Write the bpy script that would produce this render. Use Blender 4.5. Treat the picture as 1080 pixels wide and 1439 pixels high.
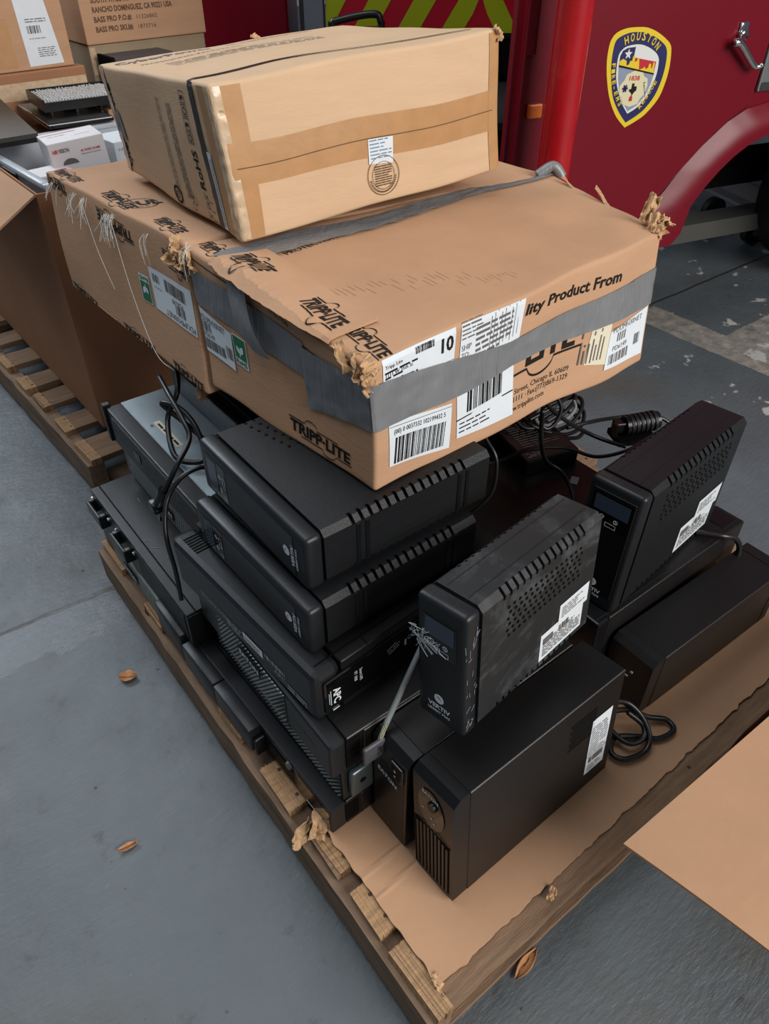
import bpy, bmesh, math, random
from mathutils import Vector, Matrix, noise
from math import radians, sin, cos, pi, atan2, atan, sqrt
for o in list(bpy.data.objects): bpy.data.objects.remove(o)
SC = bpy.context.scene
COL = SC.collection
V = Vector

# ------------------------------------------------------------------ camera
AZ = atan(1050/1361.0); TH = radians(40.2)
FWD = V((sin(AZ), cos(AZ), 0)); RGT = V((cos(AZ), -sin(AZ), 0)); UPW = V((0, 0, 1))
fw = FWD*cos(TH) - UPW*sin(TH); upv = FWD*sin(TH) + UPW*cos(TH)
cd = bpy.data.cameras.new('camera'); cam = bpy.data.objects.new('camera', cd); COL.objects.link(cam)
cd.sensor_fit = 'VERTICAL'; cd.sensor_height = 36; cd.sensor_width = 27; cd.lens = 1040/1439*36
cd.clip_start = .02; cd.clip_end = 100
M = Matrix((RGT, upv, -fw)).transposed().to_4x4(); M.translation = V((-.2911, -.2348, 1.35))
cam.matrix_world = M; SC.camera = cam

# ------------------------------------------------------------------ light
SC.view_settings.view_transform = 'Standard'; SC.view_settings.look = 'None'
SC.view_settings.gamma = 1; SC.view_settings.use_curve_mapping = False
SC.view_settings.exposure = 0.12
W = bpy.data.worlds.new('world'); SC.world = W; W.use_nodes = True
bg = W.node_tree.nodes['Background']; bg.inputs[0].default_value = (.62, .72, .85, 1); bg.inputs[1].default_value = .16

def area(name, loc, target, sx, sy, power, col):
    l = bpy.data.lights.new(name, 'AREA'); l.shape = 'RECTANGLE'; l.size = sx; l.size_y = sy; l.energy = power; l.color = col
    o = bpy.data.objects.new(name, l); COL.objects.link(o); o.location = loc
    o.rotation_euler = (V(target)-V(loc)).to_track_quat('-Z', 'Y').to_euler(); return o
area('open_bay_door_daylight', (1.6, -4.8, 3.6), (.5, .5, .5), 4.2, 3.2, 480, (1, .965, .92))
area('ceiling_daylight', (-.2, 1.6, 4.8), (.2, .8, 0), 2.6, 2.6, 75, (.95, .98, 1))
area('side_bay_door_daylight', (-.5, 5.6, 3.7), (-.2, 1.2, 0), 3.0, 1.4, 150, (.82, .91, 1))

# ------------------------------------------------------------------ materials
def lin(c):
    return tuple(((x/255.)/12.92 if x/255. <= .04045 else ((x/255.+.055)/1.055)**2.4) for x in c)
MATS = {}
def mat(name, rgb, rough=.5, metal=0, var=0, vscale=8, bump=0, bscale=200, spec=.5, coat=0, stretch=None, rgb2=None, alpha=None, trans=0):
    if name in MATS: return MATS[name]
    m = bpy.data.materials.new(name); m.use_nodes = True; nt = m.node_tree; N = nt.nodes; L = nt.links
    b = N['Principled BSDF']; c = lin(rgb)
    b.inputs['Base Color'].default_value = (*c, 1); b.inputs['Roughness'].default_value = rough; b.inputs['Metallic'].default_value = metal
    b.inputs['Specular IOR Level'].default_value = spec; b.inputs['Coat Weight'].default_value = coat
    if trans: b.inputs['Transmission Weight'].default_value = trans
    if alpha is not None: b.inputs['Alpha'].default_value = alpha
    tc = N.new('ShaderNodeTexCoord'); mp = N.new('ShaderNodeMapping'); L.new(tc.outputs['Object'], mp.inputs[0])
    if stretch: mp.inputs['Scale'].default_value = stretch
    if var or rgb2:
        n = N.new('ShaderNodeTexNoise'); n.inputs['Scale'].default_value = vscale; n.inputs['Detail'].default_value = 6; n.inputs['Roughness'].default_value = .65
        L.new(mp.outputs[0], n.inputs['Vector'])
        r = N.new('ShaderNodeValToRGB'); r.color_ramp.elements[0].position = .3; r.color_ramp.elements[1].position = .7
        c2 = lin(rgb2) if rgb2 else tuple(min(1, x*(1+var)) for x in c); c1 = c if rgb2 else tuple(x*(1-var) for x in c)
        r.color_ramp.elements[0].color = (*c1, 1); r.color_ramp.elements[1].color = (*c2, 1)
        L.new(n.outputs[0], r.inputs[0]); L.new(r.outputs[0], b.inputs['Base Color'])
    if bump:
        n2 = N.new('ShaderNodeTexNoise'); n2.inputs['Scale'].default_value = bscale; n2.inputs['Detail'].default_value = 3
        L.new(mp.outputs[0], n2.inputs['Vector'])
        bp = N.new('ShaderNodeBump'); bp.inputs['Strength'].default_value = bump; bp.inputs['Distance'].default_value = .002
        L.new(n2.outputs[0], bp.inputs['Height']); L.new(bp.outputs[0], b.inputs['Normal'])
    MATS[name] = m; return m

CARD = mat('cardboard', (176, 138, 108), .8, var=.07, vscale=5, bump=.25, bscale=60, stretch=(1, 1, 6), spec=.2)
CARDL = mat('lit_cardboard', (196, 165, 133), .75, var=.06, vscale=6, bump=.2, bscale=70, stretch=(1, 1, 6), spec=.25)  # lighter copy of the cardboard, with the light on the carton painted in
CARDD = mat('brown_cardboard', (150, 108, 80), .85, var=.06, vscale=4, bump=.2, bscale=90, spec=.15)
CARDE = mat('torn_cardboard', (186, 152, 116), .9, var=.2, vscale=60, bump=.5, bscale=150, spec=.1)
PTAPE = mat('packing_tape', (172, 130, 88), .34, var=.08, vscale=30, bump=.25, bscale=40, spec=.4)
FILM = mat('clear_tape', (190, 166, 138), .25, var=.2, vscale=50, bump=.8, bscale=45, spec=.6)
DUCT = mat('duct_tape', (122, 123, 125), .42, metal=.25, var=.08, vscale=12, bump=.9, bscale=110, stretch=(1, 1, .12))
INK = mat('black_ink', (26, 22, 20), .7, spec=.2)
GINK = mat('grey_ink', (95, 92, 90), .7, spec=.2)
BROWNINK = mat('brown_ink', (92, 70, 52), .8, spec=.2)
WHITE = mat('label_paper', (205, 211, 216), .45, var=.03, vscale=20, bump=.1, bscale=60)
CREAM = mat('aged_label_paper', (205, 196, 172), .6, var=.05, vscale=20)
GREEN = mat('green_ink', (18, 104, 60), .5)
BLK = mat('black_plastic', (22, 23, 25), .42, spec=.33, bump=.35, bscale=700, var=.12, vscale=6)
BLKS = mat('smooth_black_plastic', (17, 18, 20), .3, spec=.33, var=.1, vscale=8)
BLKM = mat('black_painted_metal', (22, 21, 21), .36, spec=.33, bump=.15, bscale=900, var=.12, vscale=5)
BEZ = mat('slate_plastic', (27, 29, 32), .36, spec=.33, bump=.1, bscale=900, var=.08, vscale=5)
GLOSS = mat('gloss_black', (9, 9, 11), .09)
DARK = mat('recess_black', (8, 8, 8), .8, spec=.1)
LCD = mat('display_glass', (52, 64, 78), .12)
PRINTW = mat('white_print', (215, 220, 225), .5)
SILVER = mat('galvanized_steel', (152, 164, 170), .4, metal=.35, var=.12, vscale=9)
LOUV = mat('grey_louvre', (150, 157, 152), .42)
FRAMEG = mat('grey_bezel_trim', (140, 152, 147), .4)
RUB = mat('cable_rubber', (20, 20, 21), .38)
GREYC = mat('grey_cable', (130, 135, 135), .4)
WOOD = mat('pallet_wood', (122, 98, 78), .8, var=.35, vscale=7, bump=.5, bscale=50, stretch=(1, 9, 9), spec=.2)
WOODY = mat('pallet_wood_rail', (122, 100, 82), .8, var=.35, vscale=7, bump=.5, bscale=50, stretch=(9, 1, 9), spec=.2)
WOODE = mat('fresh_cut_wood', (160, 128, 96), .85, var=.3, vscale=22, bump=.5, bscale=60, stretch=(1, 6, 2), spec=.2)
RED = mat('crimson_truck_paint', (104, 0, 22), .36, var=.05, vscale=2, spec=.35)
POLER = mat('red_pole_paint', (160, 16, 24), .28, var=.15, vscale=8, bump=.2, bscale=20, coat=.3)
CHROME = mat('chrome', (190, 190, 190), .12, metal=1)
YEL = mat('decal_yellow', (214, 186, 30), .5)
NAVY = mat('decal_navy', (18, 22, 80), .5)
LIME = mat('lime_reflective', (170, 184, 24), .4)
CHEVR = mat('red_reflective', (186, 18, 44), .4)
STEELP = mat('grey_post_paint', (120, 128, 136), .4, var=.05)
LEAF = mat('dry_leaf', (176, 122, 78), .7, var=.2, vscale=40)
ORANGE = mat('amber_lens', (216, 104, 20), .2)
DECALG = mat('decal_grey_blue', (128, 138, 160), .5)
DECALR = mat('decal_red', (176, 22, 40), .5)
DECALW = mat('decal_white', (206, 208, 205), .5)
DECALC = mat('decal_cream', (206, 198, 160), .5)
PINKW = mat('white_carton_paper', (208, 204, 206), .45)
REDINK = mat('red_ink', (190, 30, 40), .5)
PLASTIC = mat('translucent_plastic', (198, 205, 212), .3, alpha=.62)
STRAP = mat('black_strapping', (22, 22, 24), .35, bump=.4, bscale=300)
RUBT = mat('wheel_rubber', (22, 22, 22), .6)

def dusty(name, base, dust, amount=.5, scale=6, stretch=(1, 1, 1)):
    m = bpy.data.materials.new(name); m.use_nodes = True; nt = m.node_tree; N = nt.nodes; L = nt.links; b = N['Principled BSDF']
    tc = N.new('ShaderNodeTexCoord'); mp = N.new('ShaderNodeMapping'); mp.inputs['Scale'].default_value = stretch; L.new(tc.outputs['Object'], mp.inputs[0])
    n = N.new('ShaderNodeTexNoise'); n.inputs['Scale'].default_value = scale; n.inputs['Detail'].default_value = 8; n.inputs['Roughness'].default_value = .75; n.inputs['Distortion'].default_value = .6
    L.new(mp.outputs[0], n.inputs['Vector'])
    r = N.new('ShaderNodeValToRGB'); r.color_ramp.elements[0].position = .50; r.color_ramp.elements[1].position = .88
    r.color_ramp.elements[0].color = (*lin(base), 1); r.color_ramp.elements[1].color = (*lin(dust), 1)
    L.new(n.outputs[0], r.inputs[0]); L.new(r.outputs[0], b.inputs['Base Color'])
    r2 = N.new('ShaderNodeMapRange'); r2.inputs['To Min'].default_value = .35; r2.inputs['To Max'].default_value = .75
    L.new(n.outputs[0], r2.inputs[0]); L.new(r2.outputs[0], b.inputs['Roughness'])
    return m
SCUFF = dusty('scuffed_black_plastic', (24, 26, 28), (88, 92, 95), scale=9, stretch=(1, 1, 1.6))

def floor_mat():
    m = bpy.data.materials.new('painted_concrete'); m.use_nodes = True; nt = m.node_tree; N = nt.nodes; L = nt.links; b = N['Principled BSDF']
    tc = N.new('ShaderNodeTexCoord')
    def noise_(sc, det=6, st=(1, 1, 1), rot=0, dist=0):
        mp = N.new('ShaderNodeMapping'); mp.inputs['Scale'].default_value = st; mp.inputs['Rotation'].default_value = (0, 0, rot); L.new(tc.outputs['Object'], mp.inputs[0])
        n = N.new('ShaderNodeTexNoise'); n.inputs['Scale'].default_value = sc; n.inputs['Detail'].default_value = det; n.inputs['Roughness'].default_value = .65; n.inputs['Distortion'].default_value = dist
        L.new(mp.outputs[0], n.inputs['Vector']); return n.outputs[0]
    def ramp(src, p0, p1, c0=(0, 0, 0), c1=(1, 1, 1)):
        r = N.new('ShaderNodeValToRGB'); r.color_ramp.elements[0].position = p0; r.color_ramp.elements[1].position = p1
        r.color_ramp.elements[0].color = (*c0, 1); r.color_ramp.elements[1].color = (*c1, 1); L.new(src, r.inputs[0]); return r.outputs[0]
    def mix(f, a, c, blend='MIX'):
        x = N.new('ShaderNodeMix'); x.data_type = 'RGBA'; x.blend_type = blend
        if isinstance(f, float): x.inputs[0].default_value = f
        else: L.new(f, x.inputs[0])
        for i, s in ((6, a), (7, c)):
            if isinstance(s, tuple): x.inputs[i].default_value = (*s, 1)
            else: L.new(s, x.inputs[i])
        return x.outputs[2]
    base = ramp(noise_(2.2), .3, .7, lin((74, 80, 84)), lin((88, 94, 98)))
    base = mix(ramp(noise_(14, 8), .60, .72), base, lin((66, 68, 70)))
    base = mix(ramp(noise_(38, 4), .70, .76), base, lin((112, 118, 122)))
    base = mix(ramp(noise_(4, 8, (9, 1.2, 1), .35), .70, .74), base, lin((128, 138, 146)))
    base = mix(ramp(noise_(1.3, 5), .52, .70), base, lin((82, 78, 74)))
    base = mix(ramp(noise_(60, 2), .76, .78), base, lin((30, 30, 30)))
    # worn bare strip of concrete beyond the pallet (a band along a direction on the ground)
    def lincoord(nx, ny, c, wob=.05):
        sx = N.new('ShaderNodeVectorMath'); sx.operation = 'DOT_PRODUCT'; sx.inputs[1].default_value = (nx, ny, 0); L.new(tc.outputs['Object'], sx.inputs[0])
        a = N.new('ShaderNodeMath'); a.operation = 'SUBTRACT'; L.new(sx.outputs['Value'], a.inputs[0]); a.inputs[1].default_value = c
        w = N.new('ShaderNodeMath'); w.operation = 'MULTIPLY_ADD'; L.new(noise_(9, 5), w.inputs[0]); w.inputs[1].default_value = wob; L.new(a.outputs[0], w.inputs[2]); 
        w2 = N.new('ShaderNodeMath'); w2.operation = 'SUBTRACT'; L.new(w.outputs[0], w2.inputs[0]); w2.inputs[1].default_value = wob/2; return w2.outputs[0]
    def math_(op, a, b_):
        x = N.new('ShaderNodeMath'); x.operation = op
        for i, s in enumerate((a, b_)):
            if isinstance(s, (int, float)): x.inputs[i].default_value = s
            else: L.new(s, x.inputs[i])
        return x.outputs[0]
    AND = lambda *a: a[0] if len(a) == 1 else math_('MULTIPLY', a[0], AND(*a[1:]))
    pos = lambda x: math_('GREATER_THAN', x, 0)
    X_ = lambda c, w=.03: lincoord(1, 0, c, w)
    Y_ = lambda c, w=.03: lincoord(0, 1, c, w)
    neg = lambda x: math_('LESS_THAN', x, 0)
    strip = AND(pos(X_(2.245)), math_('MAXIMUM', neg(X_(2.405)), neg(Y_(1.06))), neg(Y_(1.40)), neg(X_(4.5)))
    base = mix(AND(strip, ramp(noise_(6, 6), .28, .36)), base, ramp(noise_(20, 8), .35, .65, lin((106, 103, 98)), lin((150, 144, 136))))
    chips = AND(ramp(noise_(7, 3), .62, .66), pos(X_(1.9)))
    base = mix(chips, base, lin((170, 168, 166)))
    # joints sawn into the slab
    j1 = AND(math_('LESS_THAN', math_('ABSOLUTE', lincoord(0.061, .998, 1.208, .02), 0), .007), neg(X_(1.2)))
    j2 = AND(math_('LESS_THAN', math_('ABSOLUTE', Y_(1.42, .02), 0), .006), pos(X_(1.9)))
    j = math_('MAXIMUM', j1, j2)
    base = mix(j, base, lin((48, 45, 42)))
    L.new(base, b.inputs['Base Color'])
    ro = N.new('ShaderNodeMapRange'); L.new(noise_(7, 8), ro.inputs[0]); ro.inputs['From Min'].default_value = .3; ro.inputs['From Max'].default_value = .7
    ro.inputs['To Min'].default_value = .28; ro.inputs['To Max'].default_value = .5; L.new(math_('MULTIPLY', ro.outputs[0], math_('SUBTRACT', 1.0, math_('MULTIPLY', AND(pos(Y_(1.10, .16)), neg(Y_(1.225, .02)), neg(X_(0))), .62))), b.inputs['Roughness'])
    h = math_('ADD', math_('MULTIPLY', noise_(11, 10), 1.0), math_('MULTIPLY', noise_(26, 8, (1, 4, 1), .6), .55))
    h = math_('SUBTRACT', h, math_('MULTIPLY', j, .6))
    bp = N.new('ShaderNodeBump'); bp.inputs['Strength'].default_value = .42; bp.inputs['Distance'].default_value = .010; L.new(h, bp.inputs['Height']); L.new(bp.outputs[0], b.inputs['Normal'])
    b.inputs['Specular IOR Level'].default_value = .5
    return m
FLOORM = floor_mat()

# ------------------------------------------------------------------ mesh helpers
class MB:
    def __init__(s): s.v = []; s.f = []
    def add(s, vs, fs):
        n = len(s.v); s.v += [V(v) for v in vs]; s.f += [tuple(i+n for i in f) for f in fs]; return s
    def box(s, a, b, bev=0, seg=2):
        a = V(a); b = V(b)
        if bev <= 0:
            vs = [(x, y, z) for z in (a.z, b.z) for x, y in ((a.x, a.y), (b.x, a.y), (b.x, b.y), (a.x, b.y))]
            return s.add(vs, [(3, 2, 1, 0), (4, 5, 6, 7), (0, 1, 5, 4), (1, 2, 6, 5), (2, 3, 7, 6), (3, 0, 4, 7)])
        bm = bmesh.new(); bmesh.ops.create_cube(bm, size=1)
        for v in bm.verts: v.co = V(((a.x+b.x)/2+v.co.x*(b.x-a.x), (a.y+b.y)/2+v.co.y*(b.y-a.y), (a.z+b.z)/2+v.co.z*(b.z-a.z)))
        bmesh.ops.bevel(bm, geom=bm.edges[:]+bm.verts[:], offset=bev, segments=seg, profile=.5, affect='EDGES')
        bm.verts.index_update(); s.add([v.co.copy() for v in bm.verts], [[v.index for v in f.verts] for f in bm.faces]); bm.free(); return s
    def prism(s, pts, n0, n1, ax='x'):
        k = len(pts)
        def P(p, h): return {'x': (h, p[0], p[1]), 'y': (p[0], h, p[1]), 'z': (p[0], p[1], h)}[ax]
        vs = [P(p, n0) for p in pts]+[P(p, n1) for p in pts]
        return s.add(vs, [tuple(range(k))[::-1], tuple(range(k, 2*k))]+[(i, (i+1) % k, (i+1) % k+k, i+k) for i in range(k)])
    def cyl(s, p0, p1, r0, r1=None, n=16):
        r1 = r0 if r1 is None else r1; p0 = V(p0); p1 = V(p1); d = (p1-p0).normalized(); a = d.orthogonal().normalized(); b = d.cross(a)
        vs = [p+(a*cos(2*pi*i/n)+b*sin(2*pi*i/n))*r for p, r in ((p0, r0), (p1, r1)) for i in range(n)]
        return s.add(vs, [tuple(range(n))[::-1], tuple(range(n, 2*n))]+[(i, (i+1) % n, (i+1) % n+n, i+n) for i in range(n)])
    def tube(s, pts, r, n=10, sub=8, closed=False):
        P = [V(p) for p in pts]; Q = []
        for i in range(len(P)-1):
            a = P[max(i-1, 0)]; b = P[i]; c = P[i+1]; d = P[min(i+2, len(P)-1)]
            for k in range(sub):
                t = k/sub; Q.append(.5*((2*b)+(c-a)*t+(2*a-5*b+4*c-d)*t*t+(3*b-a-3*c+d)*t*t*t))
        Q.append(P[-1]); up = None; vs = []; m = len(Q)
        for i, q in enumerate(Q):
            t = (Q[min(i+1, m-1)]-Q[max(i-1, 0)]).normalized()
            if up is None: up = t.orthogonal().normalized()
            up = (up-t*up.dot(t)).normalized(); w = t.cross(up)
            rr = r(i/(m-1)) if callable(r) else r
            vs += [q+(up*cos(2*pi*k/n)+w*sin(2*pi*k/n))*rr for k in range(n)]
        fs = [(i*n+k, i*n+(k+1) % n, (i+1)*n+(k+1) % n, (i+1)*n+k) for i in range(m-1) for k in range(n)]
        fs += [tuple(range(n))[::-1], tuple(range((m-1)*n, m*n))]
        return s.add(vs, fs)
    def grid(s, fn, nu, nv, thick=0):
        vs = [fn(i/nu, j/nv) for j in range(nv+1) for i in range(nu+1)]; W_ = nu+1
        fs = [(j*W_+i, j*W_+i+1, (j+1)*W_+i+1, (j+1)*W_+i) for j in range(nv) for i in range(nu)]
        if thick:
            P = [V(v) for v in vs]; n = len(P); nor = [V((0, 0, 0)) for _ in P]
            for f in fs:
                q = (P[f[2]]-P[f[0]]).cross(P[f[3]]-P[f[1]])
                for i in f: nor[i] += q
            vs = P+[p-nn.normalized()*thick for p, nn in zip(P, nor)]
            fs = fs+[tuple(i+n for i in f[::-1]) for f in fs]
            bd = [i for i in range(nu+1)]+[j*W_+nu for j in range(1, nv+1)]+[nv*W_+i for i in range(nu-1, -1, -1)]+[j*W_ for j in range(nv-1, 0, -1)]
            for a, b in zip(bd, bd[1:]+bd[:1]): fs.append((b, a, a+n, b+n))
        return s.add(vs, fs)
    def build(s, name, m, parent=None, off=(0, 0, 0), smooth=False):
        me = bpy.data.meshes.new(name); o_ = V(off); me.from_pydata([v-o_ for v in s.v], [], [list(f) for f in s.f]); me.materials.append(m)
        me.update()
        if smooth:
            me.polygons.foreach_set('use_smooth', [True]*len(me.polygons))
            if smooth != True: me.set_sharp_from_angle(angle=radians(smooth))
        o = bpy.data.objects.new(name, me); COL.objects.link(o)
        if parent: o.parent = parent
        return o

def tag(o, label, cat, group=None, kind=None):
    if label: o['label'] = label
    if cat: o['category'] = cat
    if group: o['group'] = group
    if kind: o['kind'] = kind
    return o
def thing(name, label, cat, loc=(0, 0, 0), deg=(0, 0, 0), group=None):
    o = bpy.data.objects.new(name, None); COL.objects.link(o); o.empty_display_size = .05
    R = Matrix.Rotation(radians(deg[0]), 4, 'Z')@Matrix.Rotation(radians(deg[1]), 4, 'X')@Matrix.Rotation(radians(deg[2]), 4, 'Y')
    o.matrix_world = Matrix.Translation(loc)@R
    return tag(o, label, cat, group)

# faces: maps (s,t) in metres on a face to 3D, with an offset along the normal
class Face:
    def __init__(s, o, u, v, n): s.o = V(o); s.u = V(u); s.v = V(v); s.n = V(n); s.L = 1; s.H = 1
    def p(s, a, b, off=.0006): return s.o+s.u*a+s.v*b+s.n*off
class WFace:                                      # warped face: (s,t) fractions scaled by nominal metres
    def __init__(s, fn, L, H): s.fn = fn; s.L = L; s.H = H
    def p(s, a, b, off=.0006): return s.fn(a/s.L, b/s.H, off)

TXT = {}
def textgeo(body, bold=0):
    k = (body, bold)
    if k in TXT: return TXT[k]
    c = bpy.data.curves.new('t', 'FONT'); c.body = body; c.size = 1; c.resolution_u = 2; c.offset = bold
    o = bpy.data.objects.new('t', c); COL.objects.link(o); dg = bpy.context.evaluated_depsgraph_get(); dg.update()
    me = o.evaluated_get(dg).to_mesh(); vs = [(v.co.x, v.co.y) for v in me.vertices]; fs = [tuple(p.vertices) for p in me.polygons]
    o.evaluated_get(dg).to_mesh_clear(); bpy.data.objects.remove(o); bpy.data.curves.remove(c)
    x0 = min(v[0] for v in vs); x1 = max(v[0] for v in vs); vs = [(v[0]-x0, v[1]) for v in vs]
    TXT[k] = (vs, fs, x1-x0); return TXT[k]
def text(mb, face, body, a, b, h, rot=0, w=None, bold=0, off=.0008, skew=0, fs=1):
    """text with baseline start (a,b), cap height h; w forces the width; rot in degrees within the face"""
    vs, f, L = textgeo(body, bold); sy = h/.70; sx = (w/L) if w else sy; c = cos(radians(rot)); s_ = sin(radians(rot)); out = []
    for x, y in vs:
        X = x*sx+y*sy*skew; Y = y*sy; out.append(face.p(a+fs*(X*c-Y*s_), b+X*s_+Y*c, off))
    return mb.add(out, f if fs > 0 else [q[::-1] for q in f])
def rect(mb, face, a, b, w, h, rot=0, off=.0005, n=1, m=1):
    c = cos(radians(rot)); s_ = sin(radians(rot))
    return mb.grid(lambda i, j: face.p(a+i*w*c-j*h*s_, b+i*w*s_+j*h*c, off), n, m)
def quad(mb, face, q, off=.0005, n=8, m=6, wob=0, seed=0):
    """q: four (s,t) corners bl, br, tr, tl"""
    def g(i, j):
        a = (q[0][0]*(1-i)+q[1][0]*i)*(1-j)+(q[3][0]*(1-i)+q[2][0]*i)*j; b = (q[0][1]*(1-i)+q[1][1]*i)*(1-j)+(q[3][1]*(1-i)+q[2][1]*i)*j
        e = off+(wob*noise.noise(V((a*35+seed, b*60, seed))) if wob else 0)
        return face.p(a, b, max(e, .0004))
    return mb.grid(g, n, m)
def lines(mb, face, a, b, w, h, n, rot=0, seed=0, thick=.35, off=.0009):
    """illegible small print: rows of little dashes"""
    r = random.Random(seed); c = cos(radians(rot)); s_ = sin(radians(rot)); ph = h/n
    for i in range(n):
        x = 0; y = h-ph*(i+.7); end = w*(1 if r.random() < .6 else r.uniform(.5, .95))
        while x < end:
            l = min(r.uniform(1.2, 4)*ph, end-x)
            if l < ph*.3: break
            rect(mb, face, a+x*c-y*s_, b+x*s_+y*c, l, ph*thick, rot, off); x += l+ph*.5
    return mb
def barcode(mb, face, a, b, w, h, rot=0, seed=0, off=.0009, n=30):
    r = random.Random(seed); c = cos(radians(rot)); s_ = sin(radians(rot)); x = 0; u = w/n/1.8
    while x < w:
        l = u*r.choice((1, 1, 2, 3)); rect(mb, face, a+x*c, b+x*s_, min(l, w-x), h, rot, off); x += l+u*r.choice((1, 1, 2))
    return mb
def part(parent, name, m, mb, smooth=False, label=None):
    o = mb.build(name, m, parent, smooth=smooth)
    if label: o['label'] = label
    return o

# ------------------------------------------------------------------ floor
fl = MB().grid(lambda i, j: V((-6+14*i, -5+16*j, 0)), 1, 1).build('floor', FLOORM); tag(fl, 'grey-blue painted concrete floor', 'floor', kind='structure')

# ------------------------------------------------------------------ pallets
rnd = random.Random(4)
def plank(a, b, seed=0, rough_end=True, ax=0):
    """a sawn board with slightly uneven edges"""
    a = V(a); b = V(b); mb = MB(); n = 26
    def pr(t):
        w = .0035*noise.noise(V((t*9, seed, 0))); w2 = .0035*noise.noise(V((t*9, seed, 7))); h = .002*noise.noise(V((t*5, seed, 3)))
        return w, w2, h
    vs = []
    for i in range(n+1):
        t = i/n; w, w2, h = pr(t*3)
        e = (noise.noise(V((seed, i*3.3, 1)))*.006 if (i in (0, n) and rough_end) else 0)
        if ax == 0:
            x = a.x+(b.x-a.x)*t+e; vs += [(x, a.y+w, a.z), (x-.003*sin(seed), b.y+w2, a.z), (x, b.y+w2, b.z+h), (x+.003*cos(seed), a.y+w, b.z+h)]
        else:
            y = a.y+(b.y-a.y)*t+e; vs += [(b.x+w, y, a.z), (a.x+w2, y, a.z), (a.x+w2, y, b.z+h), (b.x+w, y, b.z+h)]
    fs = [(0, 1, 2, 3)[::-1], tuple(n*4+k for k in (0, 1, 2, 3))]
    for i in range(n): fs += [(i*4+k, i*4+(k+1) % 4, (i+1)*4+(k+1) % 4, (i+1)*4+k) for k in range(4)]
    return mb.add(vs, fs)
def pallet(label, loc, yaw, Lx, boards, stringers, rails, top=.126, sp=True):
    t = thing('wooden_pallet', label, 'pallet', loc, (yaw, 0, 0))
    for i, (y0, y1) in enumerate(boards):
        b = part(t, 'deck_board', WOOD, plank((.008 if not i % 2 else .012, y0, top-.018), (Lx, y1, top), i*1.7+.3))
        if sp:
            e = plank((.004+.003*(i % 3), y0-.0008, top-.0185), (.030+.010*(i % 2), y1+.0008, top+.0009), i*3.3+.7); part(b, 'splintered_end', WOODE, e)
        for x in (.028, Lx/2, Lx-.03):
            q = MB()
            for yy in (y0+.02, y1-.02): q.cyl((x+.004, yy, top-.002), (x+.004, yy, top+.0012), .0035, n=8)
            part(b, 'nail', mat('rusty_nail', (74, 52, 40), .6, metal=.5), q)
    for i, (x0, x1) in enumerate(stringers):
        part(t, 'stringer', WOODY, plank((x0, boards[0][0]+.006, .018), (x1, boards[-1][1]-.004, top-.0185), i+9.1, ax=1))
    for i, (y0, y1) in enumerate(rails):
        part(t, 'bottom_board', WOOD, plank((.0, y0, 0), (Lx, y1, .0178), i+21.1))
    return t
pallet('worn wooden pallet with loose cardboard on it, carrying the stack of black power units', (-.032, 0, 0), 0, 1.24,
       [(-.016, .095), (.12, .2), (.235, .32), (.375, .475), (.555, .645), (.73, .815), (.90, .985), (1.12, 1.245)],
       [(-.006, .040), (.58, .62), (1.19, 1.23)], [(-.010, .09), (.56, .66), (1.13, 1.24)])
pallet('pale wooden pallet under the big open carton at the left edge', (.075, 1.585, 0), 2.5, 1.1,
       [(0, .115), (.185, .275), (.36, .455), (.50, .59), (.68, .78), (.86, .95), (1.05, 1.14), (1.24, 1.34)],
       [(-.006, .040), (.53, .57), (1.05, 1.09)], [(.004, .09), (.62, .72), (1.22, 1.33)])
# torn twist of pallet wood fibre under the cardboard corner
def crumple(name, m, parent, c, sx, sy, seed, amp=.4, n=9, tilt=(0, 0, 0), thick=.002, label=None):
    sx *= .72; sy *= .72
    R = Matrix.Rotation(tilt[0], 3, 'X')@Matrix.Rotation(tilt[1], 3, 'Y')@Matrix.Rotation(tilt[2], 3, 'Z'); c = V(c)
    def g(i, j):
        e = 1+.25*noise.noise(V((i*4+seed, j*4, seed)))
        x = (i-.5)*sx*e; y = (j-.5)*sy*e
        z = amp*min(sx, sy)*(noise.noise(V((i*2.7+seed*3, j*2.7, 2)))+.6*noise.noise(V((i*7, j*7+seed, 5))))
        return c+R@V((x, y, z))
    return part(parent, name, m, MB().grid(g, n, n, thick), label=label)

# cardboard sheet laid over the pallet
def sheet_pt(i, j):
    x = -.002+1.11*i; y0 = .012; y1 = .30 if False else .34
    if j == 0: y = .014+.012*i+.004*noise.noise(V((i*30, 0, 0)))+.003*noise.noise(V((i*90, 0, 3)))
    else: y = .014+.012*i+(y1-.014-.012*i)*j
    if i == 0: x += .005*noise.noise(V((0, j*13, 2)))+.003
    r = .0022*max(0, 1-abs(x-.05-.12*(y-.2)-.02)/.006)*0
    z = .1335+.0022*noise.noise(V((x*5, y*5, 1)))*.5+.0016*max(0, 1-abs(y-.205-.05*x)/.006)*(1 if x < .2 else 0)+.0016*max(0, 1-abs(y-.165-.08*x)/.006)*(1 if x < .2 else 0)
    z += .0012*max(0, 1-abs(x-.8-.2*(y-.1))/.006)
    return V((x, y, z))
cs = MB().grid(sheet_pt, 160, 60, .004).build('cardboard_sheet', CARD)
tag(cs, 'flat brown cardboard sheet with ragged edges lying on the pallet under the two tower units', 'cardboard')
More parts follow.
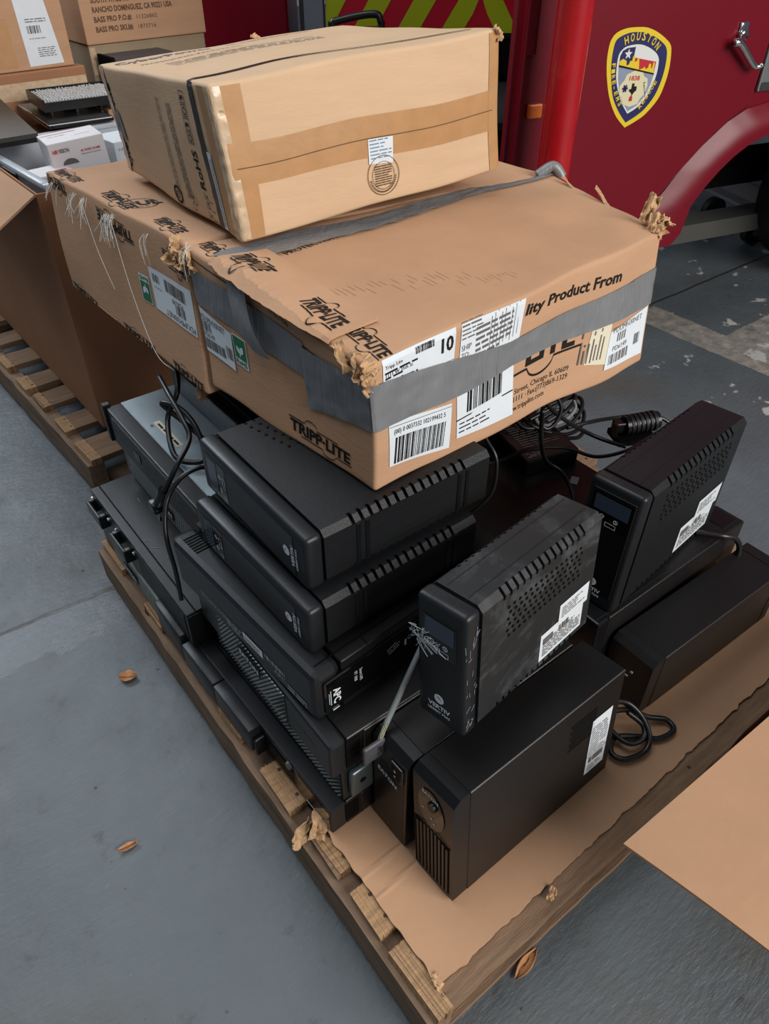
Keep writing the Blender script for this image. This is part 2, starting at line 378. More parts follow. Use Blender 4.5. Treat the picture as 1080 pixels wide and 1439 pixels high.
for k, (c, sx, sy, ti) in enumerate([((-.002, .318, .140), .07, .04, (.5, .2, .8)), ((-.028, .33, .122), .07, .03, (.9, .3, .2)), ((.004, .015, .128), .02, .045, (.6, .5, 0)), ((.012, -.003, .118), .03, .02, (1.1, 0, .3)), ((.225, .002, .137), .03, .014, (.3, 0, .4))]):
    o = crumple('torn_edge', CARDE, None, c, sx, sy, k+1.5, tilt=ti, amp=.5)
    o.parent = cs

# ------------------------------------------------------------------ near carton flap (lower right)
def open_carton_flap():
    t = thing('open_carton', 'pale brown open carton with its flap reaching over the pallet at the lower right', 'box', (.90, -.42, 0))
    loc = V((.90, -.42, 0)); w = []
    A = V((.286, -.046, .30)); Bq = V((.69, -.058, .305)); D = V((.335, -.345, .30)); Cq = V((.70, -.355, .305))
    g = MB().grid(lambda i, j: (A*(1-i)+Bq*i)*(1-j)+(D*(1-i)+Cq*i)*j+V((0, 0, .006*sin(pi*j)*(1-i)))-loc, 20, 14, .005)
    part(t, 'flap', CARD, g)
    b = MB()
    lo = V((.69, -.62, 0)); hi = V((1.15, -.056, .30))
    for a, c in (((lo.x, lo.y, 0), (lo.x+.006, hi.y, .3)), ((hi.x-.006, lo.y, 0), (hi.x, hi.y, .3)), ((lo.x+.006, lo.y, 0), (hi.x-.006, lo.y+.006, .3)), ((lo.x+.006, hi.y-.006, 0), (hi.x-.006, hi.y, .3)), ((lo.x+.006, lo.y+.006, 0), (hi.x-.006, hi.y-.006, .006))):
        b.box(V(a)-loc, V(c)-loc)
    part(t, 'body', CARD, b)
open_carton_flap()

# ------------------------------------------------------------------ cardboard cartons with warped, dented faces
class Hex:
    def __init__(s, c, dims, r=.006, amp=.003, fr=7, seed=0, bulge=0):
        s.c = [V(x) for x in c]; s.d = dims; s.r = r; s.amp = amp; s.fr = fr; s.seed = seed; s.bulge = bulge
        s.base = (s.c[0]+s.c[1]+s.c[2]+s.c[3])/4
    def warp(s, p):
        u, v, w = p[0]/s.d[0], p[1]/s.d[1], p[2]/s.d[2]; c = s.c
        b = c[0]*(1-u)*(1-v)+c[1]*u*(1-v)+c[2]*u*v+c[3]*(1-u)*v; t = c[4]*(1-u)*(1-v)+c[5]*u*(1-v)+c[6]*u*v+c[7]*(1-u)*v
        return b*(1-w)+t*w
    def surf(s, fc, a, b, off=0):
        X, Y, Z = s.d
        p = {'f': (a*X, 0, b*Z), 'k': (X-a*X, Y, b*Z), 'l': (0, Y-a*Y, b*Z), 'r': (X, a*Y, b*Z), 't': (a*X, b*Y, Z), 'b': (a*X, Y-b*Y, 0)}[fc]
        n = {'f': V((0, -1, 0)), 'k': V((0, 1, 0)), 'l': V((-1, 0, 0)), 'r': V((1, 0, 0)), 't': V((0, 0, 1)), 'b': V((0, 0, -1))}[fc]
        p = V(p); q = V([min(max(p[i], s.r), s.d[i]-s.r) for i in range(3)]); d = p-q
        if d.length > 1e-7 and sum(1 for i in range(3) if abs(d[i]) > 1e-7) > 0: nn = d.normalized(); p = q+nn*s.r
        else: nn = n
        if s.bulge and fc in 'flt':
            p = p+n*s.bulge*max(0, sin(pi*min(max(a, 0), 1)))*max(0, sin(pi*min(max(b, 0), 1)))
        o = s.warp(p+nn*off)
        k = p*s.fr; e = s.amp
        o = o+V((noise.noise(k+V((s.seed, 0, 0))), noise.noise(k+V((0, s.seed, 5))), noise.noise(k+V((3, 0, s.seed)))))*e
        # crumpled edges
        ed = sum(1 for i in range(3) if p[i] < .012 or p[i] > s.d[i]-.012)
        return o
    def face(s, fc):
        L = s.d[1] if fc in 'lr' else s.d[0]; H = s.d[1] if fc in 'tb' else s.d[2]
        return WFace(lambda a, b, off: s.surf(fc, a, b, off)-s.base, L, H)
    def mesh(s, n=26):
        mb = MB()
        def nodes(L, k): r = s.r; return [0, r*.35/L, r*.7/L, r/L]+[(r+(L-2*r)*i/k)/L for i in range(1, k)]+[1-r/L, 1-r*.7/L, 1-r*.35/L, 1]
        for fc in 'fklrtb':
            F_ = s.face(fc); A = nodes(F_.L, n); B = nodes(F_.H, n)
            vs = [s.surf(fc, a, b, 0)-s.base for b in B for a in A]; w = len(A)
            mb.add(vs, [(j*w+i, j*w+i+1, (j+1)*w+i+1, (j+1)*w+i) for j in range(len(B)-1) for i in range(w-1)])
        return mb
    def part(s, parent, name, m, n=26):
        o = part(parent, name, m, s.mesh(n)); bm = bmesh.new(); bm.from_mesh(o.data); bmesh.ops.remove_doubles(bm, verts=bm.verts, dist=.0004)
        for f in bm.faces: f.smooth = True
        bm.to_mesh(o.data); bm.free(); return o

def brandlogo(mb, F, a, b, w, h, rot=0, flip=1, off=.0009):
    """block capitals between two rules with humps"""
    c = cos(radians(rot)); s_ = sin(radians(rot))
    text(mb, F, 'TRIPP·LITE', a, b, h, rot, w=w, bold=.035, off=off)
    def P(x, y, o): return F.p(a+x*c-y*s_, b+x*s_+y*c, o)
    for x0, x1, yy, sg, cx_, r in ((-.02, .80, h*1.18, 1, .36, .11), (.18, 1.02, -h*.22, -1, .66, .11)):
        def g(i, j, x0=x0, x1=x1, yy=yy, sg=sg, cx_=cx_, r=r):
            x = x0+(x1-x0)*i; dd = (x-cx_)/r; y = yy+sg*(h*.5*sqrt(max(0, 1-dd*dd)) if abs(dd) < 1 else 0)+(j-.5)*h*.1
            return P(x*w, y, off)
        mb.grid(g, 50, 1)
def rohs(parent, F, a, b, w, h, rot=0):
    c = cos(radians(rot)); s_ = sin(radians(rot))
    q = MB(); rect(q, F, a, b, w, h, rot, .0012, 2, 2); o = part(parent, 'compliance_label', WHITE, q, label='small green and white RoHS label')
    q = MB(); rect(q, F, a+(.06*w)*c-(.25*h)*s_, b+.06*w*s_+.25*h*c, w*.88, h*.71, rot, .0016, 2, 2); part(o, 'green_panel', GREEN, q)
    q = MB(); text(q, F, 'RoHS', a+.08*w*c-.06*h*s_, b+.08*w*s_+.06*h*c, h*.15, rot, w=w*.84, bold=.03, off=.0016); part(o, 'print', GREEN, q)
    q = MB()
    def leaf(cx_, cy_, L, B, ang):
        def g(i, j):
            t = i; ww = B*sin(pi*t)*(j-.5)*2; x = cx_*w+(t*L*cos(ang)-ww*sin(ang))*w; y = cy_*h+(t*L*sin(ang)+ww*cos(ang))*w
            return F.p(a+x*c-y*s_, b+x*s_+y*c, .002)
        q.grid(g, 10, 3)
    leaf(.5, .42, .42, .13, .9); leaf(.5, .42, .38, .10, 2.3); leaf(.46, .30, .2, .03, 1.4)
    part(o, 'leaf_mark', WHITE, q)
def tail_fibres(parent, pts, seed=0):
    r = random.Random(seed); q = MB()
    for (p, n) in pts:
        for i in range(n):
            a = V(p)+V((r.uniform(-.006, .006), r.uniform(-.012, .012), 0)); l = r.uniform(.02, .055)
            q.tube([a, a+V((-.010, r.uniform(-.01, .01), -l*.3)), a+V((-.014+r.uniform(-.01, .004), r.uniform(-.02, .02), -l))], .0004, n=4, sub=4)
    part(parent, 'tape_fibres', mat('tape_fibre', (200, 200, 196), .4), q)

# --- nearer long carton
NB = Hex([(.204, .43, .685), (.876, .468, .655), (.95, .88, .655), (.160, .845, .681), (.206, .44, .885), (.969, .548, .86), (1.029, .885, .875), (.196, .935, .895)], (.72, .47, .205), r=.007, amp=.006, fr=6, seed=2)
t = thing('long_carton', 'long brown carton wrapped in grey duct tape, white shipping labels on its front', 'box', NB.base)
body = NB.part(t, 'carton_body', CARD, 30)
f = NB.face('f'); l = NB.face('l'); tp = NB.face('t'); L_, H_, Wd = .72, .205, .47
def sq(F, pts): return [(p[0]*F.L, p[1]*F.H) for p in pts]
q = MB(); quad(q, f, sq(f, [(-.004, .497), (.43, .50), (.41, .70), (-.004, .86)]), .0042, 50, 10, wob=.0018, seed=1)
quad(q, f, sq(f, [(.36, .50), (.40, .50), (.40, .63), (.36, .70)]), .0044, 4, 4)
quad(q, f, sq(f, [(.40, .50), (1.004, .47), (1.004, .745), (.40, .70)]), .0042, 60, 10, wob=.0016, seed=1)
quad(q, l, sq(l, [(.0, .625), (.67, .575), (.69, .86), (.0, .875)]), .0022, 40, 10, wob=.0016, seed=3)
quad(q, l, sq(l, [(.66, .36), (1.003, .497), (1.003, .862), (.67, .82)]), .0028, 30, 10, wob=.0022, seed=4)
dt = part(t, 'duct_tape', DUCT, q, smooth=True, label='grey duct tape wrapped round the carton')
q = MB()
def seam(i, j):
    x = .02+.985*i; y = .80+.20*i**1.3+.03*sin(i*9)*(1-i)-.02*(1-i)
    y0 = y+(-.045-.02*sin(i*5+1))*(1-j)+.075*j
    return tp.p(x*tp.L, y0*tp.H, .003+.0035*abs(noise.noise(V((i*14, j*2, 4)))))
q.grid(seam, 70, 8)
q.tube([tp.p(.955*tp.L, 1.03*tp.H, .012), tp.p(.985*tp.L, .98*tp.H, .016), tp.p(1.02*tp.L, .93*tp.H, .010)], .011, n=12)
def tail(i, j):
    a = l.p((.29+.10*j+.10*i)*l.L, (1.0-.43*i)*l.H, .006+.012*sin(i*pi*.9)+.003*sin(j*pi))
    return a
q.grid(tail, 24, 6)
def fold(i, j): return l.p((.23+.22*j)*l.L, (.985+.0*i)*l.H, .006) + V((.045*i, -.01*i, .010*sin(pi*i)+.004))
q.grid(fold, 14, 6)
part(t, 'loose_duct_tape', DUCT, q, smooth=True, label='loose strip of grey duct tape hanging over the edge')
# labels on the front
def label(parent, F, pts, m=WHITE, name='shipping_label', off=.0012, lab=None):
    q = MB(); quad(q, F, sq(F, pts), off, 16, 12); return part(parent, name, m, q, label=lab)
lb = label(t, f, [(.026, .50), (.215, .50), (.222, .995), (.033, 1.0)])
q = MB(); text(q, f, '10', .182*L_, .855*H_, .020, 0, bold=.03, off=.0018); lines(q, f, .036*L_, .67*H_, .06, .05, 6, 0, 3, off=.0018); barcode(q, f, .115*L_, .93*H_, .035, .010, 0, 2, off=.0018)
for i, s_ in enumerate(('Tripp Lite', '1111 W 35th St', 'Chicago IL', '60609')): text(q, f, s_, .038*L_, (.93-.06*i)*H_-.002, .0055, 0, off=.0018)
rect(q, f, .033*L_, .775*H_, .134, .0007, 0, .0018); lines(q, f, .06*L_, .735*H_, .09, .007, 1, 0, 5, off=.0018); part(lb, 'print', INK, q)
lb = label(t, f, [(.232, .55), (.431, .60), (.436, .985), (.238, .99)])
q = MB(); text(q, f, 'SHIP', .24*L_, .80*H_, .008, off=.0018); text(q, f, 'TO:', .24*L_, .745*H_, .008, off=.0018)
lines(q, f, .285*L_, .70*H_, .085, .048, 6, 2, 8, thick=.5, off=.0018); lines(q, f, .24*L_, .87*H_, .045, .03, 5, 0, 9, off=.0018)
for i in range(9): rect(q, f, (.33+.011*i)*L_, (.72+.012*(i % 3))*H_, .0009, .05, 0, .0018)
part(lb, 'print', GINK, q)
lb = label(t, f, [(.038, .16), (.219, .09), (.218, .46), (.036, .50)])
q = MB(); text(q, f, '(00) 0 0037332 102199432 5', .05*L_, .405*H_, .0075, -3, w=.108, off=.0018); barcode(q, f, .05*L_, .17*H_, .108, .042, -4, 11, n=46, off=.0018); rect(q, f, .038*L_, .47*H_, .13, .0007, -3, .0018); part(lb, 'print', INK, q)
lb = label(t, f, [(.24, .14), (.434, .10), (.424, .52), (.231, .52)])
q = MB(); barcode(q, f, .265*L_, .33*H_, .085, .045, 0, 7, n=26, off=.0018); rect(q, f, .236*L_, .29*H_, .138, .0022, 0, .0018); lines(q, f, .245*L_, .17*H_, .07, .022, 3, 0, 4, thick=.3, off=.0018); part(lb, 'print', INK, q)
lb = label(t, f, [(.706, .22), (.80, .16), (.80, .50), (.722, .50)], CREAM, 'aged_label', lab='yellowed label'); q = MB(); lines(q, f, .735*L_, .22*H_, .05, .045, 4, 84, 14, off=.0018)
lines(q, f, .775*L_, .22*H_, .05, .03, 3, 84, 15, off=.0018); part(lb, 'print', GINK, q)
lb = label(t, f, [(.793, .115), (.985, .085), (.985, .465), (.80, .408)], off=.002)
q = MB(); text(q, f, 'PDUMH30NET', .812*L_, .39*H_, .0085, 0, w=.105, off=.0026); barcode(q, f, .835*L_, .31*H_, .03, .014, 0, 5, n=9, off=.0026); text(q, f, 'PD6149', .82*L_, .245*H_, .008, 0, w=.05, off=.0026); barcode(q, f, .808*L_, .145*H_, .07, .016, 0, 3, n=22, off=.0026); barcode(q, f, .93*L_, .20*H_, .02, .018, 0, 6, n=7, off=.0026); part(lb, 'print', GINK, q)
lb = label(t, l, [(.004, .285), (.222, .26), (.236, .545), (.004, .605)], off=.0016)
q = MB(); text(q, l, 'PDUMH30NET', .012*l.L, .515*l.H, .0095, -2, w=.085, off=.0022); barcode(q, l, .02*l.L, .44*l.H, .028, .014, 0, 3, n=9, off=.0022); text(q, l, 'PD6149', .02*l.L, .395*l.H, .008, 0, w=.036, off=.0022); barcode(q, l, .015*l.L, .31*l.H, .07, .015, 0, 6, n=22, off=.0022); barcode(q, l, .18*l.L, .33*l.H, .02, .018, 0, 4, n=7, off=.0022); part(lb, 'print', GINK, q)
rohs(t, l, .24*l.L, .335*l.H, .038, .046)
q = MB()
text(q, f, 'lity Product From', .443*L_, .845*H_, .0165, -3, w=.262, bold=.03, skew=.12)
text(q, f, 'LITE', .47*L_, .425*H_, .032, 0, w=.135, bold=.04, off=.001)
def g(i, j):
    x = .43+.26*i; d = (x-.53)/.05; return f.p(x*L_, (.405+.005*i-(.09*sqrt(1-d*d) if abs(d) < 1 else 0)-.018*j)*H_, .001)
q.grid(g, 50, 1)
text(q, f, 'Street, Chicago IL 60609', .437*L_, .245*H_, .0085, -1.5, w=.152); text(q, f, '1111 · Fax:(773)869-1329', .436*L_, .185*H_, .0085, -1.5, w=.152); text(q, f, 'www.tripplite.com', .405*L_, .120*H_, .0085, -1.0, w=.112)
brandlogo(q, l, .545*l.L, .10*l.H, .155, .017, 0)
text(q, l, 'POWER PROTECTION', .40*l.L, .945*l.H, .008, -6, w=.10); 
def rule(F, x0, x1, y, hump=None, th=.0018, slope=0, r=.03, sg=1):
    def g(i, j):
        x = x0+(x1-x0)*i; d = (x-hump)/r if hump else 9; return F.p(x*F.L, (y+slope*(x-x0))*F.H+(sg*.012*sqrt(1-d*d) if abs(d) < 1 else 0)+(j-.5)*th, .001)
    q.grid(g, 40, 1)
rule(l, .42, .76, .86, .60, slope=-.12, sg=-1, r=.05); rule(l, .05, .26, .94, slope=-.1)
part(t, 'black_print', INK, q)
q = MB(); brandlogo(q, tp, .060*tp.L, .86*tp.H, .14, .024, -94); brandlogo(q, tp, .052*tp.L, .22*tp.H, .10, .020, -97); text(q, tp, 'PROTECTION', .14*tp.L, .74*tp.H, .012, 12); brandlogo(q, tp, .025*tp.L, .99*tp.H, .085, .017, -88)
part(t, 'top_print', INK, q)
q = MB()
rs = random.Random(6)
for i in range(34): rect(q, tp, (.09+.012*i)*tp.L, (.42-.009*i+rs.uniform(-.04, .04))*tp.H, rs.uniform(.012, .035), .0005, 95, .0008)
part(t, 'scuff_marks', mat('scuffed_board', (134, 102, 76), .8), q)
q = MB()
ds = l
for k, (sa, sb, aa, bb) in enumerate(((.69, .68, .0, 0), )):
    pass
# lifted lid flap along the left top edge
def lift(i, j):
    y = .80-.63*i; w = .085*sin(pi*min(i*1.05+.06, 1))**.6
    lf = .026*(sin(pi*min(i+.05, 1))**.8)
    rag = (.007*noise.noise(V((i*9, 1, 0)))+.003*noise.noise(V((i*41, 4, 0))))*j
    return tp.p((.115-(.115+.012)*j+rag)*tp.L, y*tp.H, .002+lf*j**1.3*(1-.45*i))
q.grid(lift, 60, 8, .0035); o = part(t, 'lifted_flap', CARD, q)
Fl = WFace(lambda a, b, off: lift(a, 1-b)+V((0, 0, .0036+off)), .30, .075); q = MB(); brandlogo(q, Fl, .012, .022, .085, .022, 0); brandlogo(q, Fl, .20, .024, .085, .022, 0); part(o, 'flap_print', INK, q)
q = MB(); q.grid(lambda i, j: l.p((.30+.60*i)*l.L, (.96+.04*j)*l.H, .0016), 30, 3); part(t, 'torn_strip', CARDD, q)
BS = NB.base
def rel(p, b=BS): return V(p)-b
for k, (c, sx, sy, ti) in enumerate([((.205, .462, .872), .06, .03, (.9, .2, 1.3)), ((.212, .445, .880), .05, .03, (.5, .5, .5)), ((.20, .49, .878), .06, .025, (.7, .1, 1.5)), ((.204, .44, .862), .03, .04, (1.2, .2, .3)),
                                     ((.955, .56, .875), .06, .035, (.4, -.6, .6)), ((.965, .585, .892), .07, .03, (.9, -.9, .8)), ((.965, .55, .865), .05, .04, (1.2, .1, .4)), ((.985, .56, .872), .05, .03, (.2, .9, .9)),
                                     ((.192, .905, .878), .05, .035, (.9, .3, 1.2)), ((.188, .925, .865), .04, .04, (1.1, .4, .8)), ((.235, .78, .885), .06, .03, (.3, .6, 1.4)), ((.215, .74, .878), .05, .02, (.3, .2, 1.5)),
                                     ((1.0, .80, .872), .10, .012, (.4, .2, 1.4)), ((.99, .70, .866), .12, .012, (.6, .1, 1.45))]):
    crumple('torn_edge', CARDE, t, rel(c), sx, sy, k*1.3+.4, tilt=ti, amp=.55)
tail_fibres(t, [(rel((.188, .915, .905)), 6)], 4)

# --- farther long carton
FB = Hex([(.155, .855, .66), (.95, .885, .655), (.93, 1.50, .65), (.135, 1.474, .655), (.196, .941, .895), (1.029, .892, .875), (.95, 1.5, .875), (.16, 1.543, .885)], (.80, .60, .25), r=.006, amp=.005, fr=5, seed=9)
t = thing('long_carton', 'long brown carton with frayed white tape strands, behind the duct-taped one', 'box', FB.base)
FB.part(t, 'carton_body', CARD, 26)
f2 = FB.face('f'); l = FB.face('l'); tp = FB.face('t')
lb = label(t, l, [(.738, .40), (.992, .40), (.992, .705), (.728, .69)])
q = MB(); barcode(q, l, .75*l.L, .60*l.H, .028, .014, 0, 2, n=9, off=.0018); barcode(q, l, .83*l.L, .585*l.H, .075, .020, 0, 8, n=26, off=.0018); text(q, l, 'PD6149', .93*l.L, .565*l.H, .009, 180, w=.04, off=.0018); barcode(q, l, .88*l.L, .47*l.H, .035, .016, 0, 3, n=10, off=.0018); text(q, l, 'PDUMH30NET', .985*l.L, .455*l.H, .010, 180, w=.105, off=.0018)
lines(q, l, .75*l.L, .56*l.H, .035, .003, 1, 0, 2, off=.0018); part(lb, 'print', GINK, q)
rohs(t, l, .713*l.L, .60*l.H, -.040, -.050)
q = MB(); brandlogo(q, l, .175*l.L, .97*l.H, -.11, -.017, 0); brandlogo(q, l, .66*l.L, .88*l.H, -.15, -.018, -3); brandlogo(q, l, .99*l.L, .85*l.H, -.08, -.018, -3)
brandlogo(q, l, .02*l.L, .035*l.H, .13, .010, -3); brandlogo(q, l, .44*l.L, .02*l.H, .14, .010, 0); brandlogo(q, l, .80*l.L, .02*l.H, .11, .012, 0)
part(t, 'black_print', INK, q)
q = MB(); brandlogo(q, tp, .018*tp.L, .99*tp.H, .12, .018, -90); brandlogo(q, tp, .022*tp.L, .62*tp.H, .13, .022, -91); brandlogo(q, tp, .024*tp.L, .25*tp.H, .10, .02, -92)
def ring(mb, F, a, b, r, th, off=.001, n=40, sx=1):
    mb.grid(lambda i, j: F.p(a+(r-th*j)*cos(2*pi*i)*sx, b+(r-th*j)*sin(2*pi*i), off), n, 1); return mb
ring(q, tp, .062*tp.L, .44*tp.H, .033, .002); text(q, tp, 'UL', .052*tp.L, .425*tp.H, .026, -10, bold=.05); lines(q, tp, .04*tp.L, .40*tp.H, .03, .006, 1)
part(t, 'top_print', INK, q)
B2 = FB.base
for k, (c, sx, sy, ti) in enumerate([((.19, .955, .882), .06, .04, (.9, .2, 1.2)), ((.187, .965, .87), .05, .05, (1.3, .3, .8)), ((.18, .94, .62), .05, .03, (.9, .5, 1.0)), ((.182, .93, .88), .03, .04, (.5, .8, .3))]):
    crumple('torn_edge', CARDE, t, rel(c, B2), sx, sy, k+30.4, tilt=ti, amp=.5)
q = MB(); q.grid(lambda i, j: l.p((.20+.18*i)*l.L, (.03-.30*j*(1-abs(i-.5)*.5))*l.H, -.002+.002*j)+V((.02*j, 0, 0)), 10, 8, .0035); part(t, 'hanging_flap', CARD, q)
tail_fibres(t, [(l.p(.10*l.L, .95*l.H, .004), 5), (l.p(.26*l.L, .95*l.H, .004), 8), (l.p(.33*l.L, .95*l.H, .004), 9), (l.p(.52*l.L, .93*l.H, .004), 16), (l.p(.56*l.L, .95*l.H, .004), 9), (l.p(.78*l.L, .93*l.H, .004), 5)], 8)
q = MB(); q.tube([l.p(.30*l.L, .93*l.H, .004), l.p(.40*l.L, .6*l.H, .01), l.p(.46*l.L, .35*l.H, .008)], .0006, n=5)
q.tube([l.p(.53*l.L, .9*l.H, .004), l.p(.60*l.L, .45*l.H, .01), l.p(.70*l.L, .05*l.H, .008), l.p(.76*l.L, -.4*l.H, .01), l.p(.77*l.L, -.62*l.H, .01)], .0007, n=5)
part(t, 'tape_thread', mat('tape_fibre', (200, 200, 196), .4), q)

# --- topmost carton
R_ = Matrix.Rotation(radians(-2), 3, 'Z')@Matrix.Rotation(radians(-5.2), 3, 'X')@Matrix.Rotation(radians(-2.4), 3, 'Y'); O_ = V((.263, .863, .903)); dd = (.562, .504, .235)
cc = [O_+R_@V((a*dd[0], b*dd[1], c*dd[2])) for c in (0, 1) for a, b in ((0, 0), (1, 0), (1, 1), (0, 1))]
cc[2].z = .905; cc[3].z = .905; cc[4] += V((-.004, 0, -.004)); cc[5].z -= .004
CB = Hex(cc, dd, r=.007, amp=.005, fr=6, seed=5, bulge=.004)
t = thing('taped_carton', 'brown carton with a black strap and glossy tape, topmost of the pile', 'box', CB.base)
CB.part(t, 'carton_body', CARDL, 28)
f = CB.face('f'); l = CB.face('l'); tp = CB.face('t')
q = MB(); quad(q, l, sq(l, [(.845, .0), (.878, .0), (.882, 1.0), (.846, 1.0)]), .0012, 2, 30, wob=.001)
q.grid(lambda i, j: tp.p((.95*i)*tp.L, (.135-.05*i+.06*sin(pi*i)+.028*j*(1-.6*i))*tp.H, .0014), 40, 1)
part(t, 'black_strap', STRAP, q)
q = MB(); quad(q, f, sq(f, [(0, .38), (1, .31), (1, .60), (0, .64)]), .0008, 50, 10); quad(q, f, sq(f, [(0, .02), (.075, .02), (.088, .98), (0, .98)]), .0011, 6, 20)
quad(q, f, sq(f, [(.955, .02), (1, .02), (1, .98), (.955, .98)]), .0011, 6, 20); quad(q, l, sq(l, [(.905, .0), (1, .0), (1, .98), (.915, .98)]), .0008, 8, 20)
part(t, 'packing_tape', PTAPE, q, smooth=True, label='glossy brown packing tape')
q = MB(); quad(q, f, sq(f, [(0, .02), (.03, .02), (.03, .98), (0, .98)]), .0016, 10, 60, wob=.0022, seed=7); quad(q, l, sq(l, [(.96, .0), (1, .0), (1, .98), (.97, .98)]), .0016, 10, 60, wob=.0022, seed=8)
quad(q, l, sq(l, [(-.01, 0), (.05, 0), (.06, 1), (-.01, 1)]), .0016, 6, 30, wob=.002, seed=9)
part(t, 'clear_tape', FILM, q, smooth=True, label='crinkled clear tape along the corner')
q = MB(); q.grid(lambda i, j: f.p(i*f.L, (.487-.032*i+.006*j)*f.H, .0016), 30, 1); part(t, 'flap_seam', BROWNINK, q)
q = MB(); quad(q, l, sq(l, [(.05, .34), (.105, .335), (.10, .62), (-.002, .63)]), .0018, 6, 12, wob=.001); quad(q, l, sq(l, [(-.002, .34), (.05, .34), (.05, .62), (-.002, .63)]), .0018, 4, 8)
part(t, 'duct_tape_patch', DUCT, q, label='grey duct tape patch')
lb = label(t, f, [(.461, .30), (.551, .285), (.557, .465), (.466, .47)], off=.0018, name='blue_white_label'); q = MB(); lines(q, f, .47*f.L, .325*f.H, .044, .034, 6, 0, 6, thick=.32, off=.0024); part(lb, 'print', mat('blue_ink', (90, 120, 150), .6), q)
q = MB(); ring(q, f, .512*f.L, .205*f.H, .034, .0012, .002); ring(q, f, .512*f.L, .205*f.H, .024, .0009, .002)
for i in range(22):
    a = pi*1.05+i*pi*.9/21; rect(q, f, .512*f.L+.0285*cos(a)-.001, .205*f.H+.0285*sin(a)-.001, .0022, .003, math.degrees(a)+90, .002)
lines(q, f, .512*f.L-.018, .205*f.H-.018, .036, .036, 9, 0, 21, thick=.5, off=.002)
part(t, 'round_stamp', BROWNINK, q)
q = MB()
text(q, l, 'Cyber', .075*l.L, .07*l.H, .026, 88, w=.060, bold=.03); text(q, l, 'Power', .075*l.L, .60*l.H, .026, 88, w=.066, bold=.03)
text(q, l, 'RoHS', .795*l.L, .25*l.H, .018, 90, w=.066, bold=.02)
for k in range(4):
    cy_ = (.575+.09*k)*l.H
    for a, b, w, h in ((.757*l.L, cy_, .020, .0012), (.757*l.L, cy_+.018, .020, .0012), (.757*l.L, cy_, .0012, .018), (.795*l.L, cy_, .0012, .018)): rect(q, l, a, b, w, h, 0, .001)
    if k % 2: rect(q, l, .765*l.L, cy_+.004, .012, .004, 30, .001); rect(q, l, .765*l.L, cy_+.010, .012, .003, -20, .001)
    else: ring(q, l, .778*l.L, cy_+.009, .0065, .002)
ring(q, l, .535*l.L, .105*l.H, .017, .005); ring(q, l, .535*l.L, .105*l.H, .007, .002); text(q, l, 'c', .53*l.L, .085*l.H, .012, 90)
for k in range(3): ring(q, l, (.66+.02*(k % 2))*l.L, (.07+.05*k)*l.H, .008, .001)
for k in range(3):
    rect(q, l, .80*l.L, (.03+.07*k)*l.H, .014, .0012, 0, .001); rect(q, l, .77*l.L, (.03+.07*k)*l.H, .0012, .013, 0, .001); text(q, l, 'CE' if k == 1 else 'X', .795*l.L, (.035+.07*k)*l.H, .009, 90)
part(t, 'black_print', INK, q)
q = MB(); lines(q, l, .665*l.L, .12*l.H, .165, .022, 4, 90, 31, thick=.4); lines(q, l, .575*l.L, .12*l.H, .17, .020, 4, 90, 32, thick=.3); part(t, 'small_print', GINK, q)
q = MB(); text(q, tp, 'CyberPower', .03*tp.L, .86*tp.H, .030, 2, w=.20, bold=.02); text(q, tp, 'PROFESSIONAL RACKMOUNT', .08*tp.L, .745*tp.H, .014, 2, w=.21); lines(q, tp, .13*tp.L, .56*tp.H, .30, .065, 6, -1, 33, thick=.3); lines(q, tp, .45*tp.L, .9*tp.H, .2, .02, 2, 0, 34, thick=.3)
part(t, 'top_print', GINK, q)
lb = label(t, l, [(.885, .03), (.91, .03), (.905, .56), (.88, .56)], off=.0016, name='side_label'); q = MB(); lines(q, l, .905*l.L, .05*l.H, .11, .008, 3, 90, 35, off=.002); part(lb, 'print', GINK, q)
for k, (c, ti) in enumerate([(f.p(.99*f.L, .985*f.H, .004), (.5, .4, .2)), (tp.p(.60*tp.L, .985*tp.H, .004), (.2, .2, .4)), (f.p(.995*f.L, .95*f.H, .004), (1.2, .1, .2))]):
    crumple('torn_edge', CARDE, t, c, .025, .02, k+50.2, tilt=ti, amp=.5)

